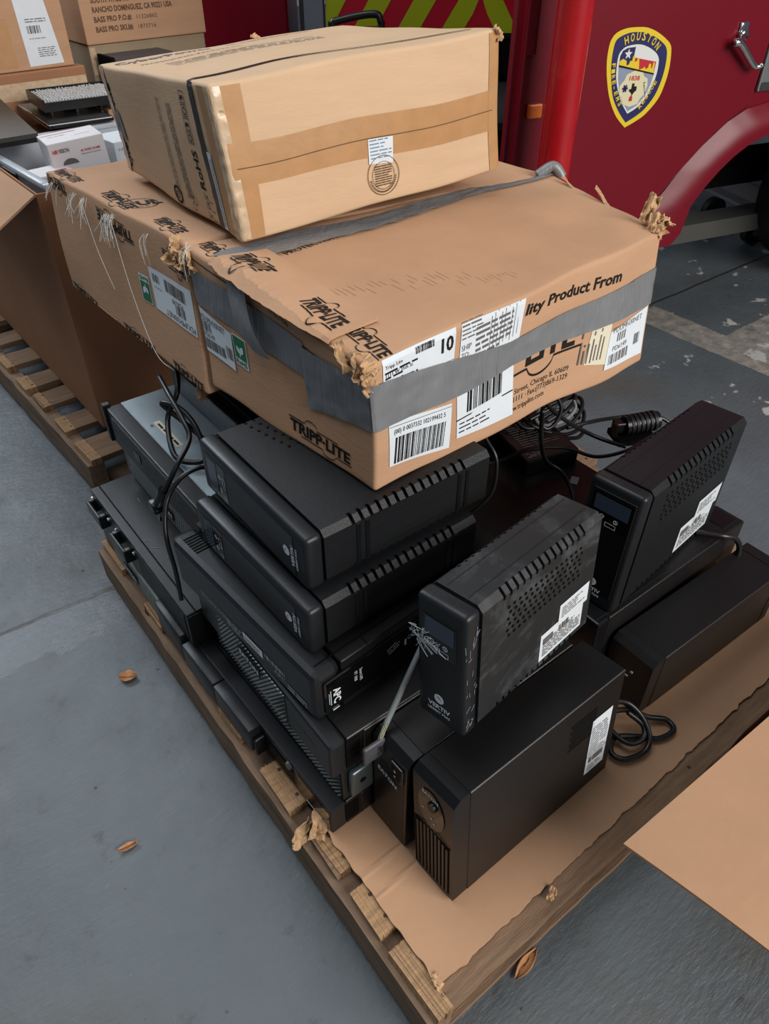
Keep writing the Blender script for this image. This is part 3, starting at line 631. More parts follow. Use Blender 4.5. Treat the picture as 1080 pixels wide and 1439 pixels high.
# ------------------------------------------------------------------ tower power units with slotted edges
def ups_tower(name, label, loc, deg, D, W_, H, lying=False, body_mat=BLK, scratched=False, logo='LIEBERT PSA5', group=None, labels=True):
    """local axes of the unit: x depth (front at x=0 facing -x), y width, z height; lying units are turned onto the y=W side"""
    t = thing(name, label, 'power unit', loc, deg, group)
    if lying: Q = lambda p: V((p[0], p[2], W_-p[1]))
    else: Q = lambda p: V(p)
    def P(nm, m, mb, smooth=False, parent=t, lab=None):
        mb.v = [Q(v) for v in mb.v]; return part(parent, nm, m, mb, smooth, lab)
    fr = .030; ch = .009
    x0 = fr+.001
    def prof(notch, ins=0):
        a, b = .011, .016; y0, y1, z0, z1 = ins, W_-ins, ins, H-ins; c = ch
        if not notch: return [(y0+c, z0), (y1-c, z0), (y1, z0+c), (y1, z1-c), (y1-c, z1), (y0+c, z1), (y0, z1-c), (y0, z0+c)]
        return [(y0+a, z0), (y1-a, z0), (y1-a, z0+b), (y1, z0+b), (y1, z1-b), (y1-a, z1-b), (y1-a, z1), (y0+a, z1), (y0+a, z1-b), (y0, z1-b), (y0, z0+b), (y0+a, z0+b)]
    q = MB(); xs = x0+.15*(D-x0); xe = x0+.86*(D-x0); n = 14; pitch = (xe-xs)/n
    q.prism(prof(False), x0, xs); q.prism(prof(False), xe, D-.004); q.prism(prof(False, .004), D-.004, D)
    for i in range(n):
        q.prism(prof(True), xs+i*pitch, xs+i*pitch+pitch*.36); q.prism(prof(False), xs+i*pitch+pitch*.36, xs+(i+1)*pitch)
    body = P('housing', body_mat, q)
    q = MB()
    for i in range(n):
        a_, b_ = xs+i*pitch+.0004, xs+i*pitch+pitch*.36-.0004
        for y0_, y1_ in ((.0108, .0102), (W_-.0108, W_-.0102)):
            lo_, hi_ = min(y0_, y1_), max(y0_, y1_); q.box((a_, lo_, H-.0158), (b_, hi_, H-.0005)); q.box((a_, lo_, .0005), (b_, hi_, .0158))
        for s0, s1 in ((.0005, .0104), (W_-.0104, W_-.0005)): q.box((a_, s0, H-.0164), (b_, s1, H-.0157)); q.box((a_, s0, .0157), (b_, s1, .0164))
    P('vent_slot', DARK, q)  # black lining paints deeper shade into the notched slots
    # straps moulded on the bottom/top faces
    q = MB()
    for xx in (xs+pitch*.4, xs+pitch*1.4, xe-pitch*1.6, xe-pitch*.6):
        q.box((xx, ch+.002, -.0016), (xx+pitch*.5, W_-ch-.002, .002), .0012)
    P('moulded_rib', BLKS, q)
    # panel seams on the flat faces
    q = MB()
    for yy in (W_*.30, W_*.72): q.box((x0+.004, yy, -.0007), (D-.01, yy+.0012, .0004)); q.box((x0+.004, yy, H-.0004), (D-.01, yy+.0010, H+.0006))
    P('panel_seam', BEZ, q)
    q = MB()
    for i in range(15):
        for j in range(6):
            if i+j*1.4 < 2 or (i > 12 and j > 3): pass
            cx_ = x0+.055+i*(D-x0-.11)/14+(j % 2)*.004; cz = H-.034-j*.0105
            if lying: cx_ = x0+.052+i*.0165+j*.004; cz = H-.028-j*.0165
            if lying and i > 9: continue
            q.cyl((cx_, -.0009, cz), (cx_, .001, cz), .0028, .0024, n=8)
    P('vent_holes', DARK, q)
    # front bezel
    q = MB(); q.box((0, .0, .0), (fr, W_, H), .0085, 3)
    bz = P('front_bezel', BEZ, q, smooth=35)
    q = MB(); q.box((-.0012, .011, .030), (.002, W_-.011, H-.018), .001, 1)
    pan = P('front_panel', BLKS, q)
    fF = Face((0, W_, 0), (0, -1, 0), (0, 0, 1), (-1, 0, 0))
    class QF:                                     # text mapping before the turn
        def p(s, a, b, off=.0006): return V((-off-.0012, W_-a, b))
    F_ = QF()
    zt = H-.024
    q = MB(); rect(q, F_, .014, zt-.062, W_-.028, .060, off=.0004); P('control_plate', GLOSS, q, parent=t)
    q = MB(); rect(q, F_, .018, zt-.034, W_-.036, .030, off=.0009); P('display', LCD, q)
    q = MB()
    ring(q, F_, W_*.36, zt-.044, .0042, .0012, .001, 18); ring(q, F_, W_*.62, zt-.044, .0042, .0012, .001, 18); rect(q, F_, W_*.34, zt-.0445, .004, .0012, 0, .001); rect(q, F_, W_*.615, zt-.046, .0012, .0045, 0, .001)
    if lying: ring(q, F_, W_*.25, zt-.056, .004, .001, .001, 18)
    a, b, w, h = W_*.44, zt-.060, .020, .0075
    for r_ in ((a, b, w, .0009), (a, b+h, w, .0009), (a, b, .0009, h), (a+w, b, .0009, h)): rect(q, F_, r_[0], r_[1], r_[2], r_[3], 0, .001)
    P('button_icons', PRINTW, q)
    q = MB(); zb = .052 if not lying else .050
    q.grid(lambda i, j: F_.p(W_*.50+.0085*j*cos(2*pi*i), zb+.0085*j*sin(2*pi*i), .0006), 24, 1); text(q, F_, 'VERTIV', W_*.50-.020, zb-.0205, .0078, w=.040, bold=.03, off=.0006); text(q, F_, logo, W_*.50-.020, zb-.029, .0046, w=.040, bold=.02, off=.0006)
    P('logo_print', PRINTW, q)
    q = MB(); q.grid(lambda i, j: F_.p(W_*.50+(-.005+.005*j+.0055*i*(1 if True else 0))*1, zb+.001+.004*(1-i)-.002*j, .001), 1, 1); P('logo_cutout', BLKS, q)
    # rear sockets
    q = MB()
    for k in range(6): q.box((D-.001, W_*.2, H*.12+k*H*.12), (D+.0012, W_*.75, H*.12+k*H*.12+H*.08), .001, 1)
    P('rear_socket', BLKS, q)
    if labels:
        fs = Face((0, 0, 0), (1, 0, 0), (0, 0, 1), (0, -1, 0))
        lo = P('rating_label', WHITE, rect(MB(), fs, D*.56, H*.09+.0, D*.36, H*.24, 0, .0008))
        q = MB(); rect(q, fs, D*.70, H*.30, D*.25, H*.17, 0, .0012); P('overlaid_label', WHITE, q, parent=t)
        q = MB(); lines(q, fs, D*.58, H*.12, D*.32, H*.14, 7, 0, 5, off=.0018); lines(q, fs, D*.72, H*.34, D*.2, H*.10, 5, 0, 6, off=.0018); rect(q, fs, D*.58, H*.235, D*.08, H*.05, 0, .0018); barcode(q, fs, D*.71, H*.24, D*.09, H*.05, 0, 4, n=10, off=.0018)
        P('label_print', GINK, q)
    return t
K_ = ups_tower('power_unit', 'flat-lying black power unit right under the duct-taped carton, upper of the two alike', (.067, .404, .5866), (0, 0, 0), .345, .097, .312, lying=True, labels=False)
L_u = ups_tower('power_unit', 'flat-lying black power unit sandwiched between its twin above and the wide unit below', (.043, .372, .4965), (1.6, 0, 0), .330, .0895, .325, lying=True, labels=False)
M_u = ups_tower('tower_power_unit', 'scuffed dusty black tower power unit standing tilted in the middle, front cracked by the display', (.146, .155, .4515), (7.6, -5.3, 2.2), .308, .085, .223, body_mat=SCUFF, scratched=True)
P_u = ups_tower('tower_power_unit', 'clean matte black tower power unit standing upright at the right beside the cables', (.588, .232, .338), (6.9, 0, 2.2), .377, .102, .263)
# scratches and peeled film on the middle unit
q = MB(); rr = random.Random(3)
for i in range(26):
    a = V((rr.uniform(-.0016, .022), -.0009, rr.uniform(.01, .19))); q.tube([a, a+V((rr.uniform(-.006, .008), 0, rr.uniform(.002, .014)))], .0003, n=4, sub=2)
for i in range(30):
    a = V((-.0024, rr.uniform(.04, .086), .155+rr.uniform(-.012, .014))); q.tube([a, a+V((-.004, rr.uniform(-.01, .012), rr.uniform(-.01, .008))), a+V((-.003, rr.uniform(-.02, .014), rr.uniform(-.02, .01)))], .0005, n=4, sub=3)
part(M_u, 'scratch_marks', mat('scratch_grey', (150, 156, 160), .6), q)

# ------------------------------------------------------------------ sheet-metal tower units on the cardboard
def metal_tower(label, loc, deg, D, W_, H, kind):
    t = thing('tower_power_unit', label, 'power unit', loc, deg)
    fr = .03
    q = MB(); q.box((fr, 0, 0), (D, W_, H), .0015, 1); part(t, 'housing', BLKM, q)
    q = MB()
    prof = [(0, .001), (fr, .001), (fr, H), (.012, H-.001), (.0, H-.012)]
    q.prism(prof, .001, W_-.001, 'y'); bz = part(t, 'front_bezel', BLKS if kind != 'plain' else BLKM, q)
    F_ = Face((0, W_, 0), (0, -1, 0), (0, 0, 1), (-1, 0, 0)); fs = Face((0, 0, 0), (1, 0, 0), (0, 0, 1), (0, -1, 0))
    if kind == 'eaton':
        q = MB(); q.grid(lambda i, j: F_.p(W_*.46+.028*j*cos(2*pi*i), H*.74+.043*j*sin(2*pi*i), .0012), 30, 1); part(t, 'control_panel', GLOSS, q)
        q = MB(); text(q, F_, 'EATON', W_*.26, H*.855, .0075, -2, w=.034, bold=.03, off=.0018)
        for a, b in ((.25, .70), (.45, .66), (.52, .63), (.40, .77)): rect(q, F_, W_*a, H*b, .004, .004, 0, .0018)
        part(t, 'panel_print', PRINTW, q)
        q = MB(); q.cyl((-.0012, W_*.5, H*.79), (-.005, W_*.5, H*.79), .009, .0085, n=24); part(t, 'power_button', BLKS, q)
        q = MB()
        for i in range(9): q.box((-.0015, .012+i*.0082, .012), (.004, .0165+i*.0082, H*.50+.012*sin(pi*(i+.5)/9)), .0005, 1)
        part(t, 'grille_slat', BLKS, q)
        q = MB(); rect(q, F_, W_-.087, .010, .078, H*.50, 0, .0004); part(t, 'grille_recess', DARK, q)
        q = MB(); q.grid(lambda i, j: F_.p(.006+(W_-.012)*i, H*.53+.012*sin(pi*i)+.0022*j, .0009), 20, 1); part(t, 'panel_seam', DARK, q)
        q = MB()
        for i in range(9): q.box((D*.66+.004*(i % 2), -.0008, H*.60+i*.0075), (D*.83, .0006, H*.60+i*.0075+.0016))
        part(t, 'side_vent', DARK, q)
        lo = part(t, 'rating_label', WHITE, rect(MB(), fs, D*.815, H*.16, D*.135, H*.56, 0, .0008))
        q = MB(); lines(q, fs, D*.82, H*.36, D*.12, H*.29, 12, 0, 5, off=.0014); rect(q, fs, D*.815, H*.345, D*.135, .0015, 0, .0014); barcode(q, fs, D*.83, H*.27, D*.1, H*.06, 0, 8, n=18, off=.0014); lines(q, fs, D*.83, H*.18, D*.1, H*.07, 3, 0, 6, off=.0014); part(lo, 'print', GINK, q)
    if kind == 'small':
        q = MB()
        for i in range(26):
            z = H*.08+i*.0062
            if z > H*.78: break
            q.add([F_.p(.006, z+.012, .001), F_.p(W_-.008, z, .001), F_.p(W_-.008, z+.0028, .001), F_.p(.006, z+.0148, .001)], [(0, 1, 2, 3)])
        part(t, 'grille_slat', BEZ, q)
        q = MB(); q.box((-.004, W_*.10, H*.74), (.001, W_*.44, H*.90), .002, 2); part(t, 'switch', GLOSS, q)
        q = MB(); text(q, F_, 'EATON', W_*.16, H*.64, .010, -8, w=.046, bold=.04, off=.0018); rect(q, F_, W_*.68, H*.82, .004, .006, 0, .0048); rect(q, F_, W_*.68, H*.77, .004, .004, 0, .0048); part(t, 'logo_print', PRINTW, q)
    if kind == 'plain':
        q = MB(); q.cyl((-.001, W_*.4, H*.62), (.001, W_*.4, H*.62), .003, n=10); q.box((-.001, W_*.45, H*.50), (.001, W_*.55, H*.52)); part(t, 'indicator_light', PRINTW, q)
        q = MB(); q.box((D*.93, -.0006, .004), (D*.934, W_+.0006, H+.0006)); part(t, 'rear_seam', DARK, q)
    q = MB(); 
    for k in range(3): q.box((D-.001, W_*.2, H*.15+k*H*.2), (D+.0014, W_*.8, H*.15+k*H*.2+H*.14), .001, 1)
    part(t, 'rear_socket', BLKS, q)
    return t
metal_tower('big black metal tower power unit on the cardboard with slatted front grille', (.092, .0875, .1395), (1.2, -5.2, 1.0), .376, .089, .257, 'eaton')
metal_tower('narrow black tower power unit with ribbed front, left of the big metal one', (.088, .201, .1375), (1.0, 0, 0), .36, .082, .246, 'small')
metal_tower('plain matte black metal tower unit at the right edge of the cardboard', (.599, .128, .1375), (-1.4, 0, 0), .425, .095, .150, 'plain')
# ------------------------------------------------------------------ rack units
def rack(label, x0, x1, y0, y1, z0, z1, m=BLKM, yaw=0, name='rack_power_unit', fr=.03, bez=BEZ, bv=.003):
    t = thing(name, label, 'rack unit', (x0, y0, z0), (yaw, 0, 0)); X, Y, Z = x1-x0, y1-y0, z1-z0
    q = MB(); q.box((fr, 0, 0), (X, Y, Z), .0015, 1); part(t, 'chassis', m, q)
    if fr: q = MB(); q.box((0, 0, 0), (fr, Y, Z), bv, 2); part(t, 'front_bezel', bez, q)
    Lf = Face((0, Y, 0), (0, -1, 0), (0, 0, 1), (-1, 0, 0)); Fr = Face((0, 0, 0), (1, 0, 0), (0, 0, 1), (0, -1, 0)); Tp = Face((0, 0, Z), (1, 0, 0), (0, 1, 0), (0, 0, 1))
    return t, Lf, Fr, Tp, (X, Y, Z)
def slats(t, Lf, a0, a1, z0, z1, pitch=.0085, slope=.8, nm='louvre', trim=True, taper=(0, 0)):
    """grey diagonal louvres on the front; taper cuts the far/near ends on a slant"""
    q = MB(); q.add([Lf.p(a0+taper[0], z1, .0006), Lf.p(a0, z0, .0006), Lf.p(a1, z0, .0006), Lf.p(a1+taper[1], z1, .0006)], [(0, 1, 2, 3)]); part(t, 'louvre_backing', mat('louvre_shadow', (40, 44, 43), .6), q)
    q = MB(); h = z1-z0; n = int((a1-a0+h*slope)/pitch)
    for i in range(n):
        s0 = a0-h*slope*0+i*pitch-h*slope
        # slat line: a = s0 + slope*(z-z0) ; clip to [a0,a1]
        za = max(z0, z0+(a0-s0)/slope) if slope else z0; zb = min(z1, z0+(a1-s0)/slope) if slope else z1
        if zb-za < .002: continue
        w = pitch*.55
        def pt(z, d, o): return Lf.p(min(max(s0+slope*(z-z0)+d, a0), a1), z, o)
        vs = [pt(za, 0, .0008), pt(za, w, .0008), pt(zb, w, .0008), pt(zb, 0, .0008), pt(za, 0, .003), pt(za, w, .0022), pt(zb, w, .0022), pt(zb, 0, .003)]
        q.add(vs, [(4, 5, 6, 7), (0, 1, 5, 4), (2, 3, 7, 6), (1, 2, 6, 5), (3, 0, 4, 7)])
    part(t, nm, LOUV, q)
    if trim: q = MB(); q.box((-.004, Lf.o.y-a1, z1), (.002, Lf.o.y-a0, z1+.009), .001, 1); part(t, 'bezel_trim', FRAMEG, q)
def plate(t, Lf, txt, a, z, w=.075, h=.024, rot=0):
    q = MB(); rect(q, Lf, a, z, w, h, rot, .0055); o = part(t, 'name_plate', INK, q); q = MB(); text(q, Lf, txt, a+.006, z+h*.25, h*.5, rot, w=w-.012, bold=.03, off=.0063); part(o, 'print', PRINTW, q)
# A: bottom unit
t, Lf, Fr, Tp, (X, Y, Z) = rack('lowest black rack unit at the near left, with thick blank cover plates on its front', .006, .42, .292, .765, .1375, .2075, yaw=1.5)
q = MB(); q.box((-.024, .345, .002), (.004, .470, .069), .004, 2); part(t, 'cover_plate', BEZ, q, smooth=30)
q = MB(); q.box((-.024, .215, .006), (.004, .343, .067), .002, 2); part(t, 'cover_plate', BEZ, q, smooth=30)
q = MB(); q.box((-.020, .205, -.002), (.004, .214, .045), .002, 1); part(t, 'latch', BLKS, q)
q = MB(); rect(q, Lf, Y-.21, .006, .10, .050, 0, .0006); part(t, 'grille_recess', DARK, q)
q = MB()
for i in range(22): rect(q, Lf, Y-.208+i*.0045, .008, .0012, .046, -35, .001)
part(t, 'grille_slat', BEZ, q)
q = MB(); q.cyl((-.001, .12, .060), (-.006, .12, .060), .009, .007, n=20); part(t, 'lock', mat('lock_metal', (90, 94, 98), .3, metal=.8), q, smooth=40)
q = MB(); rect(q, Lf, Y-.10, .006, .095, .052, 0, .0008); pp = part(t, 'front_window', GLOSS, q); q = MB(); rect(q, Lf, Y-.075, .006, .062, .0055, 0, .0012); part(t, 'white_strip', PRINTW, q)
q = MB(); rect(q, Fr, .028, .010, .028, .050, 0, .0006); part(t, 'side_recess', DARK, q)
q = MB(); q.box((.060, -.002, .004), (.066, .001, .066), .001, 1); part(t, 'rack_ear', BLKM, q)
# B: striped front
t, Lf, Fr, Tp, (X, Y, Z) = rack('black rack unit with an unbroken grey striped front, second from bottom at the near left', .034, .44, .296, .722, .2085, .302)
slats(t, Lf, .005, Y-.004, .004, .090, trim=False); plate(t, Lf, 'EATON', .205, .036, rot=0)
q = MB(); q.box((.010, -.012, .012), (.055, .002, .080), .006, 3); part(t, 'rack_ear', mat('grey_green_metal', (92, 102, 104), .3, metal=.6), q, smooth=40)
q = MB(); q.cyl((.032, -.0125, .05), (.032, -.010, .05), .006, n=16); q.box((.056, -.006, .02), (.060, .001, .07)); part(t, 'ear_latch', DARK, q)
# C
t, Lf, Fr, Tp, (X, Y, Z) = rack('black rack unit striped grey only mid-front, right below the wide glossy unit', .012, .44, .289, .722, .303, .388, bv=.006)
slats(t, Lf, .085, Y-.125, .004, .081, trim=False, taper=(0, 0)); plate(t, Lf, 'EATON', .165, .052)
q = MB(); lines(q, Lf, Y-.095, .034, .05, .010, 2, 0, 3, off=.0008); part(t, 'small_print', GINK, q)
for z0_, z1_ in ((.040, .078), (.006, .034)):
    q = MB(); rect(q, Fr, .028, z0_, .026, z1_-z0_, 0, .0006); part(t, 'vent_recess', DARK, q)
    q = MB()
    for i in range(5): rect(q, Fr, .028, z0_+.004+i*.007, .026, .002, 0, .001)
    part(t, 'vent_slat', BLKS, q)
q = MB(); q.box((.060, -.003, .002), (.30, .001, .083), .0015, 1); sp = part(t, 'side_plate', BLKM, q)
for a, b in ((.08, .06), (.10, .03), (.12, .05), (.14, .065), (.16, .03), (.19, .055), (.22, .04), (.09, .015), (.13, .012)): q = MB(); q.cyl((a, -.0036, b), (a, -.0028, b), .0032, n=10); part(t, 'screw', mat('screw_metal', (110, 114, 118), .35, metal=.8), q)
# D: wide glossy unit
t, Lf, Fr, Tp, (X, Y, Z) = rack('wide black power unit with glossy end panel, under the two flat units', .022, .44, .335, .742, .389, .4955, yaw=4.0, bv=.012, fr=.05)
q = MB(); q.box((.014, -.004, .016), (.300, .002, .088), .004, 2); gp = part(t, 'glossy_panel', GLOSS, q)
q = MB(); Fg = Face((0, -.004, 0), (1, 0, 0), (0, 0, 1), (0, -1, 0)); text(q, Fg, 'APC', .030, .064, .013, -90, w=.034, bold=.03); rect(q, Fg, .0245, .030, .0010, .034, 0); rect(q, Fg, .0215, .034, .0008, .026, 0)
text(q, Fg, 'Smart-UPS', .080, .070, .0055, -90, w=.028, bold=.01); text(q, Fg, 'RT 1000', .070, .070, .0055, -90, w=.022, bold=.01)
lines(q, Fg, .140, .052, .030, .018, 3, 20, 5, thick=.25); rect(q, Fg, .172, .050, .004, .014, 0); ring(q, Fg, .182, .064, .004, .001)
q.add([Fg.p(.205, .072), Fg.p(.213, .072), Fg.p(.209, .078)], [(0, 1, 2)]); q.add([Fg.p(.205, .050), Fg.p(.213, .050), Fg.p(.209, .044)], [(0, 1, 2)])
part(t, 'panel_print', PRINTW, q)
q = MB(); rect(q, Fr, .03, .008, .012, .0028, 0, .001); part(t, 'model_mark', PRINTW, q)
q = MB(); q.box((.016, .018, Z-.0006), (.40, .0205, Z+.0008)); q.box((.05, .022, Z-.0006), (.052, .39, Z+.0008)); q.box((.10, .0, Z-.0006), (.1015, .018, Z+.0008)); part(t, 'panel_seam', DARK, q)
q = MB()
for i in range(7): q.box((.012, Y-.028-i*.007, Z-.0005), (.045, Y-.0255-i*.007, Z+.001))
part(t, 'vent_slot', DARK, q)
q = MB(); lines(q, Lf, .085, .030, .085, .012, 2, 0, 9, thick=.3); lines(q, Lf, .165, .022, .045, .018, 3, 0, 10, thick=.5); barcode(q, Lf, .275, .038, .055, .010, 0, 3, n=20); text(q, Lf, 'APC', .30, .024, .010, w=.03); lines(q, Lf, .335, .016, .05, .014, 2, 0, 11, thick=.5)
part(t, 'side_print', mat('pale_print', (165, 170, 174), .5), q)
lb = part(t, 'white_sticker', mat('bright_sticker', (236, 236, 240), .4), rect(MB(), Lf, .215, .028, .055, .018, 0, .001)); q = MB(); lines(q, Lf, .218, .031, .045, .010, 3, 0, 13, thick=.4, off=.0016); part(lb, 'print', GINK, q)
# F, E: far left lower pair
t, Lf, Fr, Tp, (X, Y, Z) = rack('grey-striped black rack unit directly on the pallet, under the handled unit at far left', -.012, .42, .775, 1.238, .127, .2155)
slats(t, Lf, .07, Y-.125, .004, .068, slope=.5); plate(t, Lf, 'EATON', .14, .022)
q = MB(); q.box((-.014, .002, .002), (.03, .125, .084), .006, 2); part(t, 'bezel_end', BEZ, q, smooth=30)
t, Lf, Fr, Tp, (X, Y, Z) = rack('flat black rack unit with scratched top and two front handles, at the far left', -.014, .40, .735, 1.222, .2165, .3015, bv=.002, bez=BLKM, fr=.02)
for yy in (.41, .27):
    q = MB(); q.box((-.014, yy, .022), (.001, yy+.012, .058), .002, 1); q.box((-.014, yy+.068, .022), (.001, yy+.080, .058), .002, 1); q.box((-.018, yy, .022), (-.011, yy+.080, .058), .003, 2)
    h_ = part(t, 'handle', BLKS, q)
    for y_ in (yy-.008, yy+.088):
        q = MB(); q.cyl((-.002, y_, .050), (.001, y_, .050), .0042, n=12); part(t, 'screw', mat('bright_screw', (190, 194, 198), .25, metal=.9), q)
q = MB()
for i in range(44): q.box((-.0016, .012+i*.0052, .006), (.001, .0145+i*.0052, .078))
part(t, 'front_rib', BLKS, q)
q = MB(); rr = random.Random(9)
for i in range(16):
    a = V((rr.uniform(.02, .2), rr.uniform(.05, .45), Z+.0004)); q.tube([a, a+V((rr.uniform(-.004, .02), rr.uniform(-.02, .02), 0))], .00045, n=4, sub=2)
part(t, 'scratch_marks', mat('scratch_grey', (150, 156, 160), .6), q)
q = MB(); q.box((.0, -.002, .03), (.03, .003, .08), .001, 1); part(t, 'rack_ear', BLKM, q)
# I, H
t, Lf, Fr, Tp, (X, Y, Z) = rack('rack unit with a pale striped bezel, under the silver-topped one at the far left', .084, .50, .78, 1.235, .3025, .3885)
slats(t, Lf, .03, Y-.02, .004, .074, slope=.5); plate(t, Lf, 'EATON', .19, .022)
t, Lf, Fr, Tp, (X, Y, Z) = rack('rack unit with bare silver metal top and black ribbed front, at the far left', .072, .50, .768, 1.238, .3895, .477, m=SILVER, fr=.034, bez=BLKM)
q = MB()
for i in range(12): q.box((-.0016, .02, .008+i*.006), (.001, Y-.03, .0115+i*.006))
part(t, 'front_rib', BLKS, q)
q = MB(); q.box((-.003, .30, .03), (.001, .335, .055), .001, 1); part(t, 'front_badge', BLKS, q)
q = MB(); q.box((-.006, Y-.002, 0), (.012, Y+.014, Z+.006), .002, 1); part(t, 'rack_ear', BLKM, q)
q = MB(); rect(q, Tp, .058, .235, .014, .115, 0, .0006); lb = part(t, 'white_sticker', CREAM, q); q = MB(); lines(q, Tp, .069, .24, .10, .008, 1, 90, 3, thick=.6, off=.001); part(lb, 'print', INK, q)
q = MB(); q.cyl((.05, .34, Z), (.05, .34, Z+.0015), .004, n=12); part(t, 'screw', mat('bright_screw', (190, 194, 198), .25, metal=.9), q)
# J and J2
t, Lf, Fr, Tp, (X, Y, Z) = rack('slim black rack unit lying on the silver-topped one, partly under the far long carton', .228, .58, .765, 1.222, .478, .540, bez=BEZ)
q = MB(); q.box((.012, .004, Z-.0004), (.016, Y-.004, Z+.0008)); part(t, 'panel_seam', DARK, q)
t, Lf, Fr, Tp, (X, Y, Z) = rack('topmost slim black rack unit pressed under the far long carton', .285, .60, .765, 1.20, .5405, .607, bez=BLKS)
# Q: centre unit with flat top, O: base under right tower
t, Lf, Fr, Tp, (X, Y, Z) = rack('broad flat-topped black unit in the middle of the pallet, covered by cables', .465, .835, .425, .745, .1275, .40, name='power_unit')
q = MB(); q.box((.10, -.0008, .02), (.34, .001, .24)); part(t, 'side_panel', BLKS, q)
q = MB()
for i in range(5): q.box((.18+.02*i, .22, Z-.0004), (.185+.02*i, .29, Z+.0008))
part(t, 'top_vent', DARK, q)
q = MB(); rect(q, Tp, .30, .055, .026, .016, 30, .001); part(t, 'white_sticker', WHITE, q)
t, Lf, Fr, Tp, (X, Y, Z) = rack('black base unit carrying the clean upright tower at the right', .553, .955, .2295, .40, .1375, .336, name='power_unit', bv=.004, bez=BLKS)
q = MB(); q.box((.006, .010, Z-.0004), (X-.01, .0125, Z+.001)); part(t, 'panel_seam', BEZ, q)
# small block behind it
t = thing('adapter_block', 'small black block behind the clean tower unit, cable end draped over it', 'adapter', (.962, .235, .1275)); q = MB(); q.box((0, 0, 0), (.07, .07, .20), .004, 2); part(t, 'housing', BLKM, q); q = MB(); q.box((.012, .012, .1995), (.058, .058, .2015), .001, 1); part(t, 'lid', BLKS, q)
# battery cartridge with print
t = thing('battery_cartridge', 'dark printed cartridge lying among the cables behind the middle tower', 'cartridge', (.70, .565, .4008), (-14, 0, 0)); q = MB(); q.box((0, 0, 0), (.13, .17, .036), .004, 2); part(t, 'housing', BLKS, q)
Ft = Face((0, 0, .036), (1, 0, 0), (0, 1, 0), (0, 0, 1)); q = MB(); text(q, Ft, 'APC', .045, .026, .014, 180, w=.034, bold=.05); lines(q, Ft, .022, .045, .09, .09, 11, 0, 6, thick=.25); ring(q, Ft, .04, .150, .006, .001); part(t, 'print', GINK, q)
q = MB(); q.cyl((.07, .155, .0358), (.07, .155, .0372), .006, n=14); part(t, 'screw', DARK, q)
# plug hanging at the near left units
t = thing('plug_cap', 'small grey rubber cap hanging from a frayed cable before the rack units', 'plug cap', (.072, .262, .362))
q = MB(); q.box((-.020, -.004, -.020), (.020, .004, .020), .0038, 3); part(t, 'cap', mat('grey_rubber', (64, 64, 68), .5), q, smooth=40); q = MB(); text(q, Face((0, -.004, 0), (1, 0, 0), (0, 0, 1), (0, -1, 0)), 'APC', .004, .011, .009, -90, w=.02); part(t, 'embossing', BLKS, q)
q = MB(); q.tube([(.012, .002, .016), (.026, .006, .035), (.05, .012, .062), (.085, .022, .10), (.12, .034, .13)], lambda s: .0045 if s > .25 else .0032, n=8); part(t, 'grey_cable', GREYC, q, smooth=True)
q = MB(); rr = random.Random(2)
for i in range(8): q.tube([(.012, .0, .016), (.018+rr.uniform(-.004, .004), .001+rr.uniform(-.003, .003), .026), (.03, .006+rr.uniform(-.004, .004), .042)], .0009, n=5, sub=4)
part(t, 'bare_wire', mat('bare_wire', (190, 186, 150), .3, metal=.4), q)
#CONTINUE

# ------------------------------------------------------------------ red fire truck behind
def uz(pts): return pts
TY = 14.3
t = thing('fire_truck', 'crimson fire truck cab with a shield emblem on its door and a chrome handle', 'fire truck', (2.149, 1.257, 0), (-TY, 0, 0))
arch = [(-.02, .372), (.014, .41), (.03, .503), (.072, .56), (.119, .61), (.165, .648), (.218, .68), (.275, .70), (.331, .714), (.45, .72), (.56, .70), (.66, .65), (.73, .58), (.78, .49), (.80, .372)]
q = MB(); q.prism([(-.705, .372)]+arch+[(2.4, .372), (2.4, 2.3), (-.705, 2.3)], 0, .05, 'y'); part(t, 'cab_side', RED, q)
q = MB(); q.prism([(-.703, .05), (2.4, .05), (2.4, 1.9), (.62, 1.9)], .80, 2.3, 'z'); part(t, 'cab_body', RED, q)
q = MB(); q.prism([(-.690, .05), (.0, .05), (.0, .8), (-.16, .8)], .45, .80, 'z'); part(t, 'front_corner', DARK, q)
q = MB(); q.prism([(.0, .05), (2.4, .05), (2.4, 1.9), (.62, 1.9)], .74, .799, 'z'); part(t, 'wheel_well_shade', DARK, q)  # black slab added to darken the space inside the wheel arch
flare = [(-.30, .372), (-.20, .42), (-.125, .50), (-.07, .56), (-.02, .625), (.05, .69), (.13, .752), (.20, .785), (.30, .80), (.45, .805), (.60, .78), (.72, .72), (.82, .63), (.90, .50), (.92, .372)]
def fl_(i, j):
    k = i*14; a = int(min(k, 13)); f_ = k-a
    A = V(arch[a]).lerp(V(arch[a+1]), f_); B = V(flare[a]).lerp(V(flare[a+1]), f_); p = B.lerp(A, j)
    return V((p.x, -.004-.034*sin(min(j*1.9, pi/2))+.0, p.y))
q = MB(); q.grid(fl_, 56, 10); part(t, 'wheel_arch_flare', RED, q, smooth=True)
q = MB(); q.grid(lambda i, j: (lambda p: V((p.x, p.y+.09*j, p.z)))(fl_(i, 1)), 56, 1); part(t, 'wheel_arch_lip', RED, q, smooth=True)
door = [(-.56, .44), (-.33, .42), (-.22, .44), (-.14, .50), (-.08, .565), (-.015, .635), (.046, .695), (.128, .758), (.193, .80), (.207, .913), (.205, 2.2), (-.56, 2.2)]
q = MB(); q.prism(door, -.008, .0, 'y'); d_ = part(t, 'cab_door', RED, q)
q = MB()
